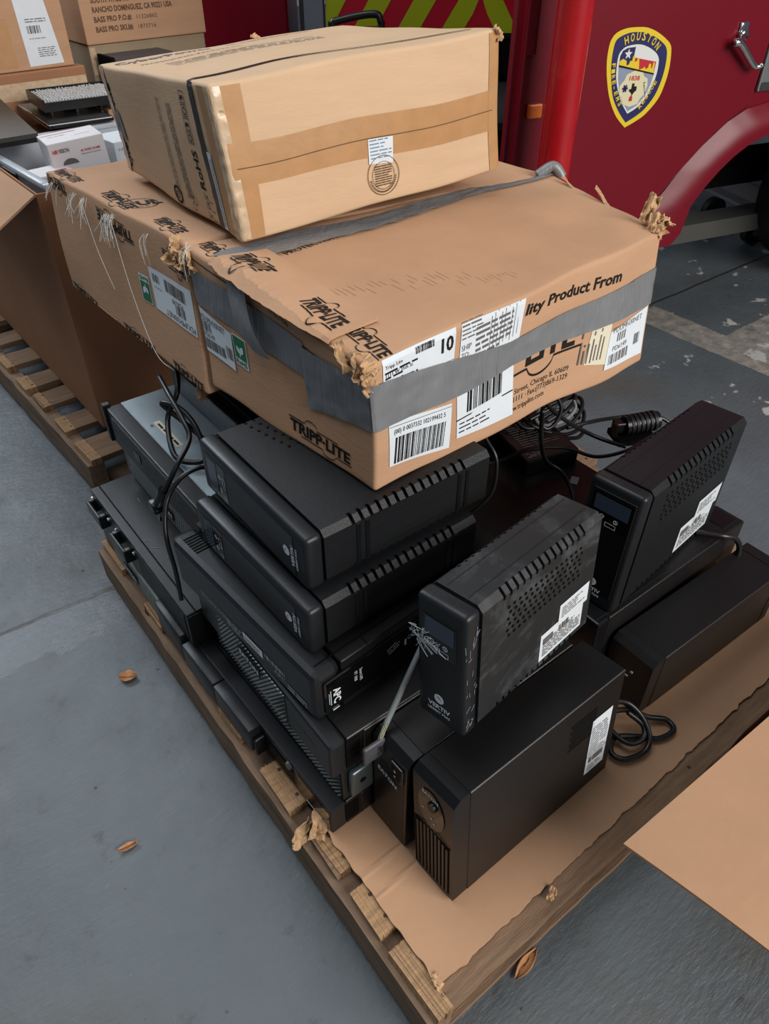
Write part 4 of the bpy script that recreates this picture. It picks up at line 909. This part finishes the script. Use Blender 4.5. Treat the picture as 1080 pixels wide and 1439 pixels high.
for a, b in zip(door[:-1], door[1:]): q.cyl((a[0], -.0035, a[1]), (b[0], -.0035, b[1]), .0045, n=6)
part(t, 'door_seam', mat('seam_dark_red', (42, 4, 12), .5), q)
q = MB(); q.cyl((.085, -.008, 1.0), (.085, -.022, 1.0), .020, .017, n=20); q.box((.068, -.016, .975), (.102, -.008, 1.035), .004, 2); q.tube([(.036, -.036, .985), (.058, -.040, .982), (.10, -.038, .950), (.142, -.036, .918), (.158, -.040, .915), (.168, -.046, .921)], lambda s: .013-.006*s, n=10)
q.tube([(.085, -.015, 1.0), (.06, -.036, .985)], .010, n=8)
part(t, 'door_handle', CHROME, q, smooth=True, label='chrome handle')
q = MB(); q.box((.215, -.012, .835), (.33, .0, 1.02), .004, 2); hp = part(t, 'latch_plate', mat('grey_latch', (140, 142, 142), .3, metal=.6), q); q = MB(); q.box((.222, -.016, .838), (.30, -.011, .862), .002, 1); q.cyl((.262, -.012, .91), (.262, -.026, .91), .02, n=20); part(hp, 'latch_knob', CHROME, q)
q = MB(); q.box((-.66, -.012, .828), (-.612, .001, .866), .004, 2); part(t, 'marker_light', ORANGE, q, label='amber marker light')
q = MB(); q.box((-.70, -.0035, .985), (-.655, .001, 1.30), .008, 3); part(t, 'corner_panel', RED, q)
q = MB(); q.cyl((-.702, 0, .45), (-.702, 0, 2.3), .018, n=12); part(t, 'corner_trim', RED, q, smooth=True)
q = MB(); q.cyl((1.2, .14, .34), (1.2, .42, .34), .34, n=40); w_ = part(t, 'wheel', RUBT, q, smooth=40)
q = MB(); q.box((-.60, .5, .34), (2.2, .62, .46)); q.box((-.60, 1.3, .34), (2.2, 1.42, .46)); part(t, 'frame_rail', DARK, q)
q = MB(); q.box((.10, .40, .16), (1.6, .52, .235)); part(t, 'step_beam', mat('dark_grey_metal', (70, 70, 66), .5), q)
# emblem on the door
Fe = Face((0, -.008, 0), (1, 0, 0), (0, 0, 1), (0, -1, 0))
def poly(pts, off, m, nm, parent):
    q = MB(); q.add([Fe.p(a, b, off) for a, b in pts], [tuple(range(len(pts)))]); 
    o = part(parent, nm, m, q)
    bm = bmesh.new(); bm.from_mesh(o.data); bmesh.ops.triangulate(bm, faces=bm.faces[:]); 
    for f_ in bm.faces:
        if f_.normal.y > 0: f_.normal_flip()
    bm.to_mesh(o.data); bm.free(); return o
def sm(pts, k=5):
    P = [V((a, b, 0)) for a, b in pts]; n = len(P); out = []
    for i in range(n-0):
        a, b, c, d = P[i-1], P[i], P[(i+1) % n], P[(i+2) % n]
        if i == 0: a = b
        if i == n-1: d = c
        for j in range(k):
            s_ = j/k; r = .5*((2*b)+(c-a)*s_+(2*a-5*b+4*c-d)*s_*s_+(3*b-a-3*c+d)*s_**3); out.append((r.x, r.y))
    return out
em = poly(sm([(-0.298, 0.774), (-0.34, 0.81), (-0.375, 0.86), (-0.397, 0.914), (-0.408, 0.959), (-0.409, 0.997), (-0.403, 1.017), (-0.387, 1.031), (-0.356, 1.039), (-0.317, 1.04), (-0.283, 1.037), (-0.245, 1.025), (-0.208, 1.006), (-0.185, 0.989), (-0.176, 0.967), (-0.171, 0.928), (-0.175, 0.887), (-0.189, 0.846), (-0.225, 0.808), (-0.259, 0.789)]), .0008, YEL, 'door_emblem', t)
em['label'] = 'yellow and navy shield emblem'
E1 = poly(sm([(-0.298, 0.788), (-0.333, 0.822), (-0.364, 0.864), (-0.382, 0.913), (-0.391, 0.955), (-0.392, 0.99), (-0.388, 1.009), (-0.375, 1.019), (-0.347, 1.027), (-0.314, 1.028), (-0.282, 1.024), (-0.248, 1.012), (-0.216, 0.996), (-0.199, 0.982), (-0.191, 0.963), (-0.188, 0.929), (-0.193, 0.891), (-0.207, 0.854), (-0.235, 0.821), (-0.266, 0.802)]), .0012, NAVY, 'navy_field', em)
poly(sm([(-0.298, 0.813), (-0.325, 0.842), (-0.348, 0.877), (-0.364, 0.912), (-0.37, 0.945), (-0.37, 0.972), (-0.362, 0.985), (-0.345, 0.994), (-0.308, 0.997), (-0.276, 0.991), (-0.24, 0.975), (-0.221, 0.958), (-0.216, 0.938), (-0.216, 0.913), (-0.223, 0.884), (-0.238, 0.854), (-0.264, 0.829)]), .0016, DECALW, 'white_field', em)
poly([(-0.299, 0.82), (-0.321, 0.844), (-0.344, 0.878), (-0.357, 0.911), (-0.363, 0.943), (-0.227, 0.914), (-0.231, 0.889), (-0.245, 0.858), (-0.268, 0.834)], .0020, DECALG, 'grey_field', em)
poly([(-0.363, 0.944), (-0.364, 0.971), (-0.357, 0.984), (-0.341, 0.99), (-0.313, 0.991), (-0.314, 0.959), (-0.313, 0.935)], .0020, NAVY, 'blue_field', em)
poly([(-0.312, 0.964), (-0.227, 0.948), (-0.228, 0.916), (-0.313, 0.935)], .0022, DECALR, 'red_field', em)
poly([(-0.363, 0.943), (-0.363, 0.958), (-0.352, 0.963), (-0.338, 0.957), (-0.336, 0.945), (-0.328, 0.947), (-0.325, 0.956), (-0.318, 0.956), (-0.317, 0.968), (-0.309, 0.968), (-0.308, 0.952), (-0.3, 0.955), (-0.298, 0.964), (-0.293, 0.960), (-0.287, 0.931), (-0.272, 0.934), (-0.268, .938), (-.262, .931), (-0.254, 0.934), (-0.252, 0.945), (-0.245, 0.943), (-.243, .932), (-0.239, 0.932), (-0.237, 0.948), (-0.232, 0.946), (-0.229, 0.916)], .0026, YEL, 'skyline', em)
poly([(-0.363, 0.943), (-0.227, 0.914), (-.227, .918), (-.363, .948)], .003, INK, 'base_line', em)
poly([(-.297, .931), (-.270, .925), (-.262, .912), (-.247, .905), (-.243, .885), (-.249, .862), (-.262, .852), (-.268, .838), (-.298, .832), (-.326, .842), (-.331, .858), (-.345, .870), (-.347, .893), (-.334, .906), (-.328, .921)], .0026, DECALC, 'cross_badge', em)
q = MB(); star = []
for i in range(10):
    r = .0145 if i % 2 == 0 else .006; a = pi/2+i*pi/5; star.append(Fe.p(-.336+r*cos(a), .974+r*sin(a), .0026))
q.add(star, [tuple(range(10))[::-1]]); part(em, 'white_star', DECALW, q)
q = MB(); text(q, Fe, '1838', -.316, .905, .012, -3, w=.038, bold=.02, off=.0032); part(em, 'year_print', DECALR, q)
q = MB()
for k in range(3):
    a = k*pi/3; q.add([Fe.p(-.326+sx*.0105*cos(a)-sy*.003*sin(a), .884+sx*.0105*sin(a)+sy*.003*cos(a), .0032) for sx, sy in ((-1, -1), (1, -1), (1, 1), (-1, 1))], [(0, 1, 2, 3)])
part(em, 'medical_star', NAVY, q)
poly([(-.302, .896), (-.293, .896), (-.293, .888), (-.283, .887), (-.282, .876), (-.290, .871), (-.296, .862), (-.300, .870), (-.306, .873), (-.311, .880), (-.302, .882)], .0032, INK, 'state_outline', em)
q = MB(); text(q, Fe, 'Rescue', -.262, .895, .008, -68, w=.035, off=.0032); part(em, 'script_print', NAVY, q)
q = MB(); q.add([Fe.p(a, b, .0032) for a, b in ((-.304, .848), (-.292, .848), (-.292, .858), (-.298, .865), (-.304, .858))], [(0, 1, 2, 3, 4)]); part(em, 'small_flame', DECALR, q)
q = MB()
cxh, czh, rh = -.3095, .904, .104
for k, c_ in enumerate('HOUSTON'):
    a = radians(115.5-k*10.6); text(q, Fe, c_, cxh+rh*cos(a), czh+rh*sin(a), .020, math.degrees(a)-94, w=.0135, bold=.02, off=.0024)
for k, c_ in enumerate('FIRE-EMS'):
    s_ = k/7; x = -.3885+.046*s_**1.8; z = .953-.108*s_; text(q, Fe, c_, x, z, .0125, -87+25*s_, w=.0105 if c_ != '-' else .007, bold=.02, off=.0024)
for k, c_ in enumerate('RESCUE'):
    s_ = k/5; x = -.255+.045*s_-.004*s_*s_; z = .822+.062*s_; text(q, Fe, c_, x, z, .0125, 48+14*s_, w=.0115, bold=.02, off=.0024)
part(em, 'lettering', YEL, q)

# red pole
t = thing('steel_pole', 'glossy red round steel pole standing before the fire truck door', 'pole', (1.505, 1.285, 0)); q = MB(); q.cyl((0, 0, 0), (0, 0, 2.4), .047, n=40); part(t, 'shaft', POLER, q, smooth=40); q = MB(); q.cyl((0, 0, 0), (0, 0, .012), .09, n=32); part(t, 'base_plate', POLER, q, smooth=40)
# far vehicle rear with chevrons, panel, post
YF = -37.65
t = thing('emergency_vehicle', 'far vehicle rear with red and lime chevron stripes', 'vehicle', (2.111, 3.343, 0), (YF, 0, 0))
q = MB(); q.box((0, 0, .80), (1.0, .9, 2.4), .01, 1); part(t, 'rear_body', CHEVR, q)
Fc = Face((0, 0, 0), (1, 0, 0), (0, 0, 1), (0, -1, 0))
q = MB(); sl = .075/.116
def band(x0, w, sg):
    z0, z1 = .80, 2.39
    def X(z, x): return x+sg*(z-.934)*sl
    n = 20; pts = []
    vs = []; lim = 1.065-.0*sg
    for i in range(n+1):
        z = z0+(z1-z0)*i/n; a, b = X(z, x0), X(z, x0+w); cpk = 1.062/1.0*1.0
        pk = .95*1.12
        if sg > 0: a = min(max(a, .0), PK); b = min(max(b, .0), PK)
        else: a = min(max(a, PK), 1.0); b = min(max(b, PK), 1.0)
        vs += [Fc.p(a, z, .002), Fc.p(b, z, .002)]
    q.add(vs, [(2*i, 2*i+1, 2*i+3, 2*i+2) for i in range(n)])
PK = .745
for k in range(-9, 6):
    band(-.0+k*.2165-.01, .108, 1); 
for k in range(-1, 10): band(PK+.0+k*.2165+.0, .108, -1)
part(t, 'chevron_stripe', LIME, q)
q = MB(); q.box((0, -.05, .62), (1.0, .6, .795), .01, 2); q.box((.02, .1, .30), (.98, .8, .62)); part(t, 'rear_bumper', DARK, q)
for a in (.0, .80): q = MB(); q.cyl((a, .08, .32), (a+.2, .08, .32), .30, n=30); part(t, 'wheel', RUBT, q, smooth=40)
t = thing('grey_post', 'pale grey metal door post beside the chevron panel', 'post', (2.024, 3.41, 0), (YF, 0, 0)); q = MB(); q.box((0, 0, 0), (.098, .10, 2.4), .004, 1); part(t, 'post', STEELP, q); q = MB(); q.box((-.018, -.004, 0), (.0, .06, 2.4)); part(t, 'dark_edge', mat('dark_trim', (52, 44, 44), .5), q)
t = thing('red_vehicle_side', 'plain dark red vehicle panel left of the grey post', 'vehicle', (1.42, 3.90, 0), (YF, 0, 0)); q = MB(); q.box((0, 0, .3), (.70, .5, 2.4), .01, 1); part(t, 'side_panel', RED, q); q = MB(); q.box((.01, .05, 0), (.69, .45, .3)); part(t, 'sill', DARK, q)
# black frame of a hand truck behind the topmost carton
t = thing('hand_truck', 'black handle frame peeping up behind the topmost carton', 'hand truck', (1.40, 2.255, 0), (YF, 0, 0)); q = MB()
q.tube([(0, 0, .05), (0, 0, .90), (.004, 0, .985), (.03, 0, 1.003), (.14, 0, 1.02), (.168, 0, 1.0), (.172, 0, .9), (.172, 0, .05)], .012, n=10); q.box((.0, -.01, .93), (.17, .01, .985), .004, 2); part(t, 'frame', BLKS, q, smooth=40)
q = MB(); q.box((-.04, -.2, 0), (.21, .02, .012)); part(t, 'toe_plate', BLKM, q)
for a in (-.05, .19): q = MB(); q.cyl((a, .06, .09), (a+.03, .06, .09), .09, n=24); part(t, 'wheel', RUBT, q, smooth=40)
# wheeled dolly at the right edge
t = thing('wheeled_dolly', 'pale grey metal dolly on a black caster wheel under the truck, right edge', 'dolly', (3.38, 1.56, 0), (-20, 0, 0))
q = MB(); q.cyl((0, -.02, .062), (0, .02, .062), .062, n=28); w_ = part(t, 'caster_wheel', RUBT, q, smooth=40); q = MB(); q.cyl((0, -.024, .062), (0, .024, .062), .022, n=16); part(w_, 'hub', mat('grey_dolly_paint', (150, 146, 150), .4), q)
q = MB()
for y in (-.03, .028): q.prism([(-.012, .05), (.012, .05), (.05, .15), (.0, .15)], y, y+.003, 'y')
part(t, 'fork', mat('grey_dolly_paint', (150, 146, 150), .4), q)
q = MB(); q.box((-.05, -.06, .15), (.5, .40, .165), .002, 1); q.box((.02, -.05, .165), (.04, .38, .24), .002, 1); q.box((.02, -.05, .225), (.5, -.03, .24), .002, 1); part(t, 'platform', mat('grey_dolly_paint', (150, 146, 150), .4), q)
for a, b in ((.44, .3), (.44, -.02), (0, .3)): q = MB(); q.cyl((a, b, .062), (a, b+.04, .062), .062, n=28); part(t, 'caster_wheel', RUBT, q, smooth=40)

# ------------------------------------------------------------------ big open carton at the left and its tote
loc = V((.172, 1.723, .127)); t = thing('open_carton', 'big open brown carton on the left pallet, holding a clear tote', 'box', loc, (1, 0, 0))
X, Y, Z, th = .95, 1.05, .663, .005; q = MB()
q.box((0, 0, 0), (th, Y, Z)); q.box((X-th, 0, 0), (X, Y, Z)); q.box((th, 0, 0), (X-th, th, Z)); q.box((th, Y-th, 0), (X-th, Y, Z)); q.box((th, th, 0), (X-th, Y-th, th)); part(t, 'carton_body', CARDD, q)
q = MB(); q.grid(lambda i, j: V((-.10*j-.004, .0+i*Y+.03*j*(1-i), Z-.07*j)), 10, 6, .005); part(t, 'flap', CARD, q)
# clear tote
t = thing('plastic_tote', 'translucent plastic tote standing in the open carton, filled with small white boxes', 'tote', (.245, 1.885, .133), (4, 0, 0))
X, Y, Z = .62, .50, .635; q = MB()
def wall(i, j):
    P_ = [(0, 0), (X, 0), (X, Y), (0, Y), (0, 0)]; k = min(int(i*4), 3); f_ = i*4-k; a = V(P_[k]).lerp(V(P_[k+1]), f_); c_ = V((X/2, Y/2)); a = c_+(a-c_)*(.90+.10*j); return V((a.x, a.y, .004+(Z-.008)*j))
q.grid(wall, 40, 6, .003); q.box((X*.05, Y*.05, 0), (X*.95, Y*.95, .004)); part(t, 'tub', PLASTIC, q)
q = MB(); 
for a, b in (((-.014, -.014, Z-.018), (X+.014, .010, Z-.002)), ((-.014, Y-.010, Z-.018), (X+.014, Y+.014, Z-.002)), ((-.014, .010, Z-.018), (.010, Y-.010, Z-.002)), ((X-.010, .010, Z-.018), (X+.014, Y-.010, Z-.002))): q.box(a, b, .005, 2)
part(t, 'rim', PLASTIC, q, smooth=40)
q = MB(); q.box((-.022, Y*.35, Z-.05), (-.012, Y*.65, Z-.012), .004, 2); part(t, 'handle', BLKS, q)
# boxes inside
t = thing('camera_box', 'white and red camera box lying in the tote', 'box', (.317, 2.057, .763), (-4.2, .6, -3.9))
q = MB(); q.box((0, 0, -.06), (.156, .108, .049), .0015, 1); part(t, 'carton_body', PINKW, q)
Fh = Face((0, 0, -.06), (1, 0, 0), (0, 0, 1), (0, -1, 0)); Fh2 = Face((0, 0, .049), (1, 0, 0), (0, 1, 0), (0, 0, 1)); q = MB(); text(q, Fh, 'HIK', .008, .082, .010, 0, w=.016, bold=.03, skew=.2); text(q, Fh, '3K FIXED DOME', .085, .075, .0055, 0, w=.055, bold=.03); rect(q, Fh2, .004, .085, .10, .004); part(t, 'red_print', REDINK, q)
q = MB(); text(q, Fh, 'VISION', .025, .082, .010, 0, w=.030, bold=.03); text(q, Fh, 'Network Camera', .085, .067, .0045, 0, w=.055); lines(q, Fh2, .02, .06, .06, .006, 1); lines(q, Fh2, .09, .04, .05, .004, 1)
q.grid(lambda i, j: Fh.p(.05+.022*j*cos(pi*i), .050+.015*j*sin(pi*i), .001), 16, 1)
part(t, 'grey_print', GINK, q)
t = thing('camera_box', 'small white box with a red block, at the left corner of the tote', 'box', (.262, 1.995, .70), (8, 0, 0)); q = MB(); q.box((0, 0, 0), (.10, .09, .052), .0015, 1); part(t, 'carton_body', PINKW, q); q = MB(); q.box((.03, -.001, .012), (.085, .03, .0532)); part(t, 'red_print', REDINK, q)
t = thing('camera_box', 'plain white box right of the branded camera box in the tote', 'box', (.50, 2.06, .69), (6, 0, 0)); q = MB(); q.box((0, 0, 0), (.16, .12, .10), .0015, 1); part(t, 'carton_body', WHITE, q); q = MB(); text(q, Face((0, 0, 0), (1, 0, 0), (0, 0, 1), (0, -1, 0)), 'V-Mount', .01, .075, .008); part(t, 'grey_print', GINK, q)
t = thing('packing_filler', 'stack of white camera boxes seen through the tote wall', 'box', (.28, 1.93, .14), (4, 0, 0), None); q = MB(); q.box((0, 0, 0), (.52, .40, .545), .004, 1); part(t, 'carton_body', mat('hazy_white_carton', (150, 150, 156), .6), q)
# support carton, black panel, olive panel, tray, small brown box
def simple_box(name, label, loc, yaw, d, m, cat='box', extra=None, bev=.003):
    t = thing(name, label, cat, loc, (yaw, 0, 0)); q = MB(); q.box((0, 0, 0), d, bev, 2); part(t, 'carton_body' if cat == 'box' else 'body', m, q); return t
simple_box('cardboard_carton', 'brown carton behind the tote, carrying the black panel and the small box', (.22, 2.50, .133), 3, (.62, .22, .590), CARDD)
t = thing('small_carton', 'small brown carton with printed top, behind the tote and beside the topmost carton', 'box', (.668, 2.53, .724), (8, 0, 0)); q = MB(); q.box((0, 0, 0), (.10, .20, .052), .002, 1); part(t, 'carton_body', CARD, q)
q = MB(); Ft = Face((0, 0, .052), (1, 0, 0), (0, 1, 0), (0, 0, 1)); text(q, Ft, 'CISCO', .075, .06, .016, 90, w=.09, bold=.04); rect(q, Ft, .003, .03, .01, .02); rect(q, Ft, .003, .10, .01, .02); part(t, 'print', BROWNINK, q)
t = thing('black_panel', 'glossy black flat panel lying under the studded tray', 'panel', (.425, 2.402, .7715), (-2, 0, 0)); q = MB(); q.box((0, 0, 0), (.21, .35, .014), .004, 2); part(t, 'panel', GLOSS, q); q = MB(); q.box((.01, .01, .0138), (.20, .34, .0148)); part(t, 'screen', BLKS, q)
t = thing('dark_monitor', 'olive-black flat screen leaning behind the tote at the left edge', 'screen', (.0, 0, 0)); q = MB()
P_ = [V(p) for p in ((.35, 2.251, .79), (.388, 2.75, .80), (.02, 2.69, .805), (-.02, 2.196, .80))]
q.grid(lambda i, j: (P_[0]*(1-i)+P_[3]*i)*(1-j)+(P_[1]*(1-i)+P_[2]*i)*j, 2, 2, .012); part(t, 'screen', mat('olive_black', (50, 48, 42), .45), q)
q = MB(); q.grid(lambda i, j: (P_[0]*(1-i)+P_[3]*i)*(1-j)+(P_[1]*(1-i)+P_[2]*i)*j+V((0, 0, -.012)), 2, 2, .011); part(t, 'back_cover', BLKS, q)
t = thing('studded_tray', 'black tray packed with upright silver studs, beyond the tote', 'tray', (.455, 2.50, .80), (-3, 0, 0))
q = MB(); q.box((0, 0, 0), (.26, .20, .012)); q.box((0, 0, .012), (.006, .20, .035)); q.box((.254, 0, .012), (.26, .20, .035)); q.box((.006, 0, .012), (.254, .005, .026)); q.box((.006, .195, .012), (.254, .20, .035))
for x in (.02, .10, .18): q.box((x, .01, -.0125), (x+.006, .19, 0))
part(t, 'tray', BLKS, q)
q = MB(); rr = random.Random(1)
for i in range(26):
    for j in range(14): q.cyl((.012+i*.0093, .012+j*.0132, .012), (.012+i*.0093, .012+j*.0132, .030+rr.uniform(0, .004)), .0026, n=6)
o = part(t, 'stud', mat('stud_metal', (225, 225, 225), .25, metal=.3), q); o['kind'] = 'stuff'
# stacked cartons at the back left
t = thing('shipping_carton', 'glossy-taped brown carton under the one with the long white label, top left', 'box', (.12, 2.80, .1275), (3, 0, 0)); q = MB(); q.box((0, 0, 0), (.604, .40, .7355), .004, 2); part(t, 'carton_body', CARDD, q)
Fx = Face((0, 0, 0), (1, 0, 0), (0, 0, 1), (0, -1, 0)); q = MB(); q.grid(lambda i, j: Fx.p(.25+.35*i, .6475+.06*j, .0012+.0012*noise.noise(V((i*60, j*8, 0)))), 60, 6); part(t, 'clear_tape', FILM, q, smooth=True); q = MB(); rect(q, Fx, .24, .675, .04, .035, 0, .002); part(t, 'corner_label', WHITE, q)
t = thing('shipping_carton', 'brown carton with a long white label, topmost at the far left corner', 'box', (.255, 2.825, .8645), (3, 0, 0)); X = .44; q = MB(); q.box((0, 0, 0), (X, .34, .30), .004, 2); part(t, 'carton_body', CARD, q)
q = MB(); q.add([Fx.p(a, b, .001) for a, b in ((X-.155, .010), (X-.035, .012), (X-.06, .22), (X-.160, .22))], [(0, 1, 2, 3)]); lb = part(t, 'shipping_label', WHITE, q)
q = MB(); barcode(q, Fx, X-.135, .105, .045, .022, 0, 4, n=14, off=.0018); lines(q, Fx, X-.135, .088, .06, .005, 1, 0, 2, off=.0018); lines(q, Fx, X-.115, .035, .06, .03, 5, 0, 7, off=.0018); lines(q, Fx, X-.135, .135, .07, .014, 2, 0, 9, off=.0018); part(lb, 'print', GINK, q)
q = MB(); q.grid(lambda i, j: Fx.p(X-.255+.06*i, .012+.14*j, .0012), 4, 6); part(t, 'packing_tape', PTAPE, q)
t = thing('shipping_carton', 'dusty beige carton under the one printed with address lines, behind the topmost carton', 'box', (.80, 2.985, 0), (4, 0, 0)); q = MB(); q.box((.004, .004, 0), (.50, .40, .897), .004, 2); part(t, 'carton_body', mat('beige_carton', (150, 132, 106), .8, var=.08), q); q = MB(); q.grid(lambda i, j: Fx.p(.006+.022*i, .80+.09*j, -.0028), 4, 6); part(t, 'clear_tape', FILM, q)
t = thing('shipping_carton', 'brown carton printed with address lines in capitals, behind the topmost carton', 'box', (.80, 2.98, .8985), (4, 0, 0)); q = MB(); q.box((0, 0, 0), (.506, .40, .26), .004, 2); part(t, 'carton_body', CARD, q)
q = MB(); text(q, Fx, 'SOUTH WHSE RCV DOCK', .045, .128, .017, 0, w=.225, bold=.03); text(q, Fx, 'RANCHO DOMINGUEZ, CA 90221 USA', .045, .099, .017, 0, w=.325, bold=.03); text(q, Fx, 'BASS PRO P.O.#:', .045, .069, .017, 0, w=.15, bold=.03); text(q, Fx, 'BASS PRO SKU#:', .045, .038, .017, 0, w=.15, bold=.03); text(q, Fx, '11326862', .215, .069, .013, 0, w=.085); text(q, Fx, '1873716', .215, .038, .013, 0, w=.075); part(t, 'print', BROWNINK, q)
t = thing('dark_equipment_box', 'small dark grey box edge showing behind the topmost carton, before the beige one', 'box', (.84, 2.84, .1275), (4, 0, 0)); q = MB(); q.box((0, 0, 0), (.24, .12, .7445), .003, 1); part(t, 'carton_body', mat('dark_grey_box', (66, 62, 66), .5), q); q = MB(); q.box((-.012, 0, .62), (0, .12, .747)); part(t, 'side', DARK, q)

# ------------------------------------------------------------------ cables
def cable(name, label, pts, r=.0042, m=RUB, ends=(), group=None, sub=10, kids=()):
    q = MB(); q.tube(pts, r, n=12, sub=sub); o = q.build(name, m, None, smooth=True); tag(o, label, 'cable', group); return o
CAB = 'power_cable'
cable(CAB, 'thick black cable looped in coils over the silver-topped unit', [(.20, 1.10, .62), (.165, 1.03, .585), (.133, 1.03, .53), (.105, .955, .497), (.125, .915, .492), (.150, .91, .50), (.160, .96, .54), (.152, 1.01, .56), (.135, 1.05, .555), (.16, 1.00, .52), (.178, .95, .49), (.165, .93, .486)], .0055)
o = cable(CAB, 'thick black cable falling from the coil to a plug by the pale striped bezel', [(.150, 1.075, .60), (.136, 1.0, .60), (.126, .925, .585), (.118, .89, .565), (.075, .862, .54), (.042, .86, .50), (.034, .88, .475)], .0052)
q = MB(); q.cyl((.040, .862, .497), (.030, .885, .455), .011, .009, n=12); q.box((.018, .88, .435), (.042, .905, .458), .003, 2); pl = q.build('plug', BLKS, o, smooth=40)
q = MB(); q.box((.022, .870, .425), (.026, .876, .437)); q.box((.034, .872, .425), (.038, .878, .437)); q.build('prong', CHROME, o)
cable(CAB, 'thin black cable arching down beside the lower flat unit to the wide unit', [(.118, .80, .545), (.095, .80, .562), (.058, .802, .556), (.026, .80, .528), (.004, .778, .50), (-.006, .762, .465), (-.006, .757, .40), (-.010, .752, .33)], .0042)
cable(CAB, 'black cable dropping behind the upper flat unit under the duct-taped carton', [(.50, .55, .66), (.497, .50, .62), (.497, .469, .59), (.490, .463, .53), (.470, .478, .49), (.455, .50, .46)], .0035)
cable(CAB, 'long grey-black cable sweeping across the flat unit towards the clean tower', [(.52, .70, .41), (.60, .66, .41), (.673, .616, .425), (.71, .575, .46), (.765, .527, .468), (.80, .475, .46), (.864, .450, .46), (.95, .462, .445), (1.03, .47, .435), (1.10, .46, .42)], .0038)
cable(CAB, 'black cable running down from the duct-taped carton beyond the printed cartridge', [(.66, .52, .63), (.72, .54, .57), (.79, .555, .51), (.86, .555, .455), (.90, .53, .43), (.93, .49, .42)], .0045)
cable(CAB, 'black cable arching over the open floor behind the clean tower', [(.86, .60, .44), (.92, .59, .435), (1.0, .588, .415), (1.08, .56, .405), (1.13, .52, .39), (1.145, .46, .33), (1.13, .42, .24)], .0045)
cable(CAB, 'black cable crossing over the printed cartridge and ending behind the scuffed tower', [(.64, .50, .62), (.668, .515, .54), (.70, .52, .47), (.725, .50, .445), (.722, .47, .43), (.708, .44, .41), (.69, .42, .38)], .0042)
cable(CAB, 'small black cable loop hanging under the duct-taped carton', [(.72, .56, .62), (.738, .535, .575), (.725, .53, .545), (.705, .535, .535), (.698, .545, .55), (.71, .555, .58), (.73, .56, .61)], .0038)
rr = random.Random(12)
for k in range(5):
    c0 = V((.86+.03*rr.random(), .63+.03*k*.5, .415+.012*k)); pts = [c0+V((.07*cos(a)*(1+.1*k), .045*sin(a), .012*sin(a*2+k))) for a in [x*.7+k for x in range(9)]]
    cable(CAB, 'black cable in the tangled coil beyond the printed cartridge', pts, .0045, group='tangled cable coil beyond the printed cartridge')
for k in range(2):
    c0 = V((.87, .645, .435+.02*k)); cable('grey_cable', 'pale grey cable inside the tangled coil beyond the printed cartridge', [c0+V((.055*cos(a), .03*sin(a), .01*sin(a+k))) for a in [x*.6+k*2 for x in range(8)]], .0042, GREYC, group='pale cables in the coil')
t = thing('cable_connector', 'ribbed black connector lying beside the clean tower unit', 'connector', (1.0, .52, .40), (-25, 0, 0)); q = MB(); q.cyl((-.03, 0, .035), (.05, 0, .04), .022, .020, n=20); part(t, 'body', BLKS, q, smooth=40)
q = MB()
for k in range(6): q.cyl((-.02+k*.011, 0, .0355+k*.0006), (-.014+k*.011, 0, .036+k*.0006), .0235, n=20)
part(t, 'grip_rib', BLK, q, smooth=40)
q = MB(); q.box((-.055, -.012, .024), (-.03, .012, .048), .002, 1); q.box((-.06, -.02, .02), (-.054, -.004, .05)); part(t, 'latch', BLKS, q)
q = MB(); q.box((-.05, -.03, 0), (.04, .03, .0135)); part(t, 'base', DARK, q)
cable(CAB, 'black cable coiled in loose loops on the cardboard behind the tallest tower', [(.50, .15, .20), (.54, .142, .19), (.575, .130, .172), (.600, .108, .155), (.628, .086, .147), (.622, .064, .145), (.585, .070, .144), (.555, .098, .145), (.522, .120, .145), (.492, .105, .145), (.500, .080, .146), (.540, .068, .148), (.565, .080, .160), (.575, .110, .178), (.565, .140, .195), (.545, .155, .19), (.525, .150, .165), (.520, .120, .156), (.528, .092, .155), (.555, .085, .157), (.57, .10, .166), (.56, .13, .18)], .0052)
cable(CAB, 'black cable end draped over the base unit behind the clean tower', [(.90, .27, .343), (.915, .245, .347), (.93, .225, .348), (.957, .213, .335), (.975, .205, .305), (.97, .20, .27)], .006)

# ------------------------------------------------------------------ leaves and litter on the floor
def leaf(label, loc, yaw, L_, B_, curl):
    q = MB(); q.grid(lambda i, j: V((L_*(i-.5), B_*sin(pi*min(max(i, .02), .98))**.8*(j-.5), .003+curl*((j-.5)**2*2+(i-.5)**2*.8)+.001*sin(i*14))), 16, 8, .0006)
    o = q.build('dry_leaf', LEAF, None, smooth=True); o.location = loc; o.rotation_euler = (0, 0, radians(yaw)); tag(o, label, 'leaf')
    q = MB(); q.tube([(-L_*.5, 0, .0045+curl*.2), (0, 0, .0045), (L_*.6, 0, .0045+curl*.2)], .0007, n=5); q.build('midrib', mat('leaf_rib', (96, 60, 34), .7), o)
leaf('round curled orange-brown leaf on the floor left of the pallet', (-.119, .924, 0), -30, .038, .030, .014)
leaf('narrow brown leaf on the floor below the round one', (-.272, .560, 0), -8, .036, .013, .008)
leaf('rusty leaf on the floor at the near corner of the pallet', (-.035, .012, 0), 40, .045, .022, .006)
leaf('broken dark leaf scrap under the near edge of the pallet', (.165, -.022, 0), 10, .06, .02, .006)
rr = random.Random(7); q = MB()
for i in range(60):
    x = rr.uniform(-.5, 1.4); y = rr.uniform(-.5, 2.4); r = rr.uniform(.0012, .0035); q.box((x-r, y-r*.7, 0), (x+r, y+r*.6, r*.6), r*.2, 1)
o = q.build('floor_grit', mat('grit', (88, 72, 56), .8), None); tag(o, 'specks of grit and wood scattered over the floor', 'grit', kind='stuff')
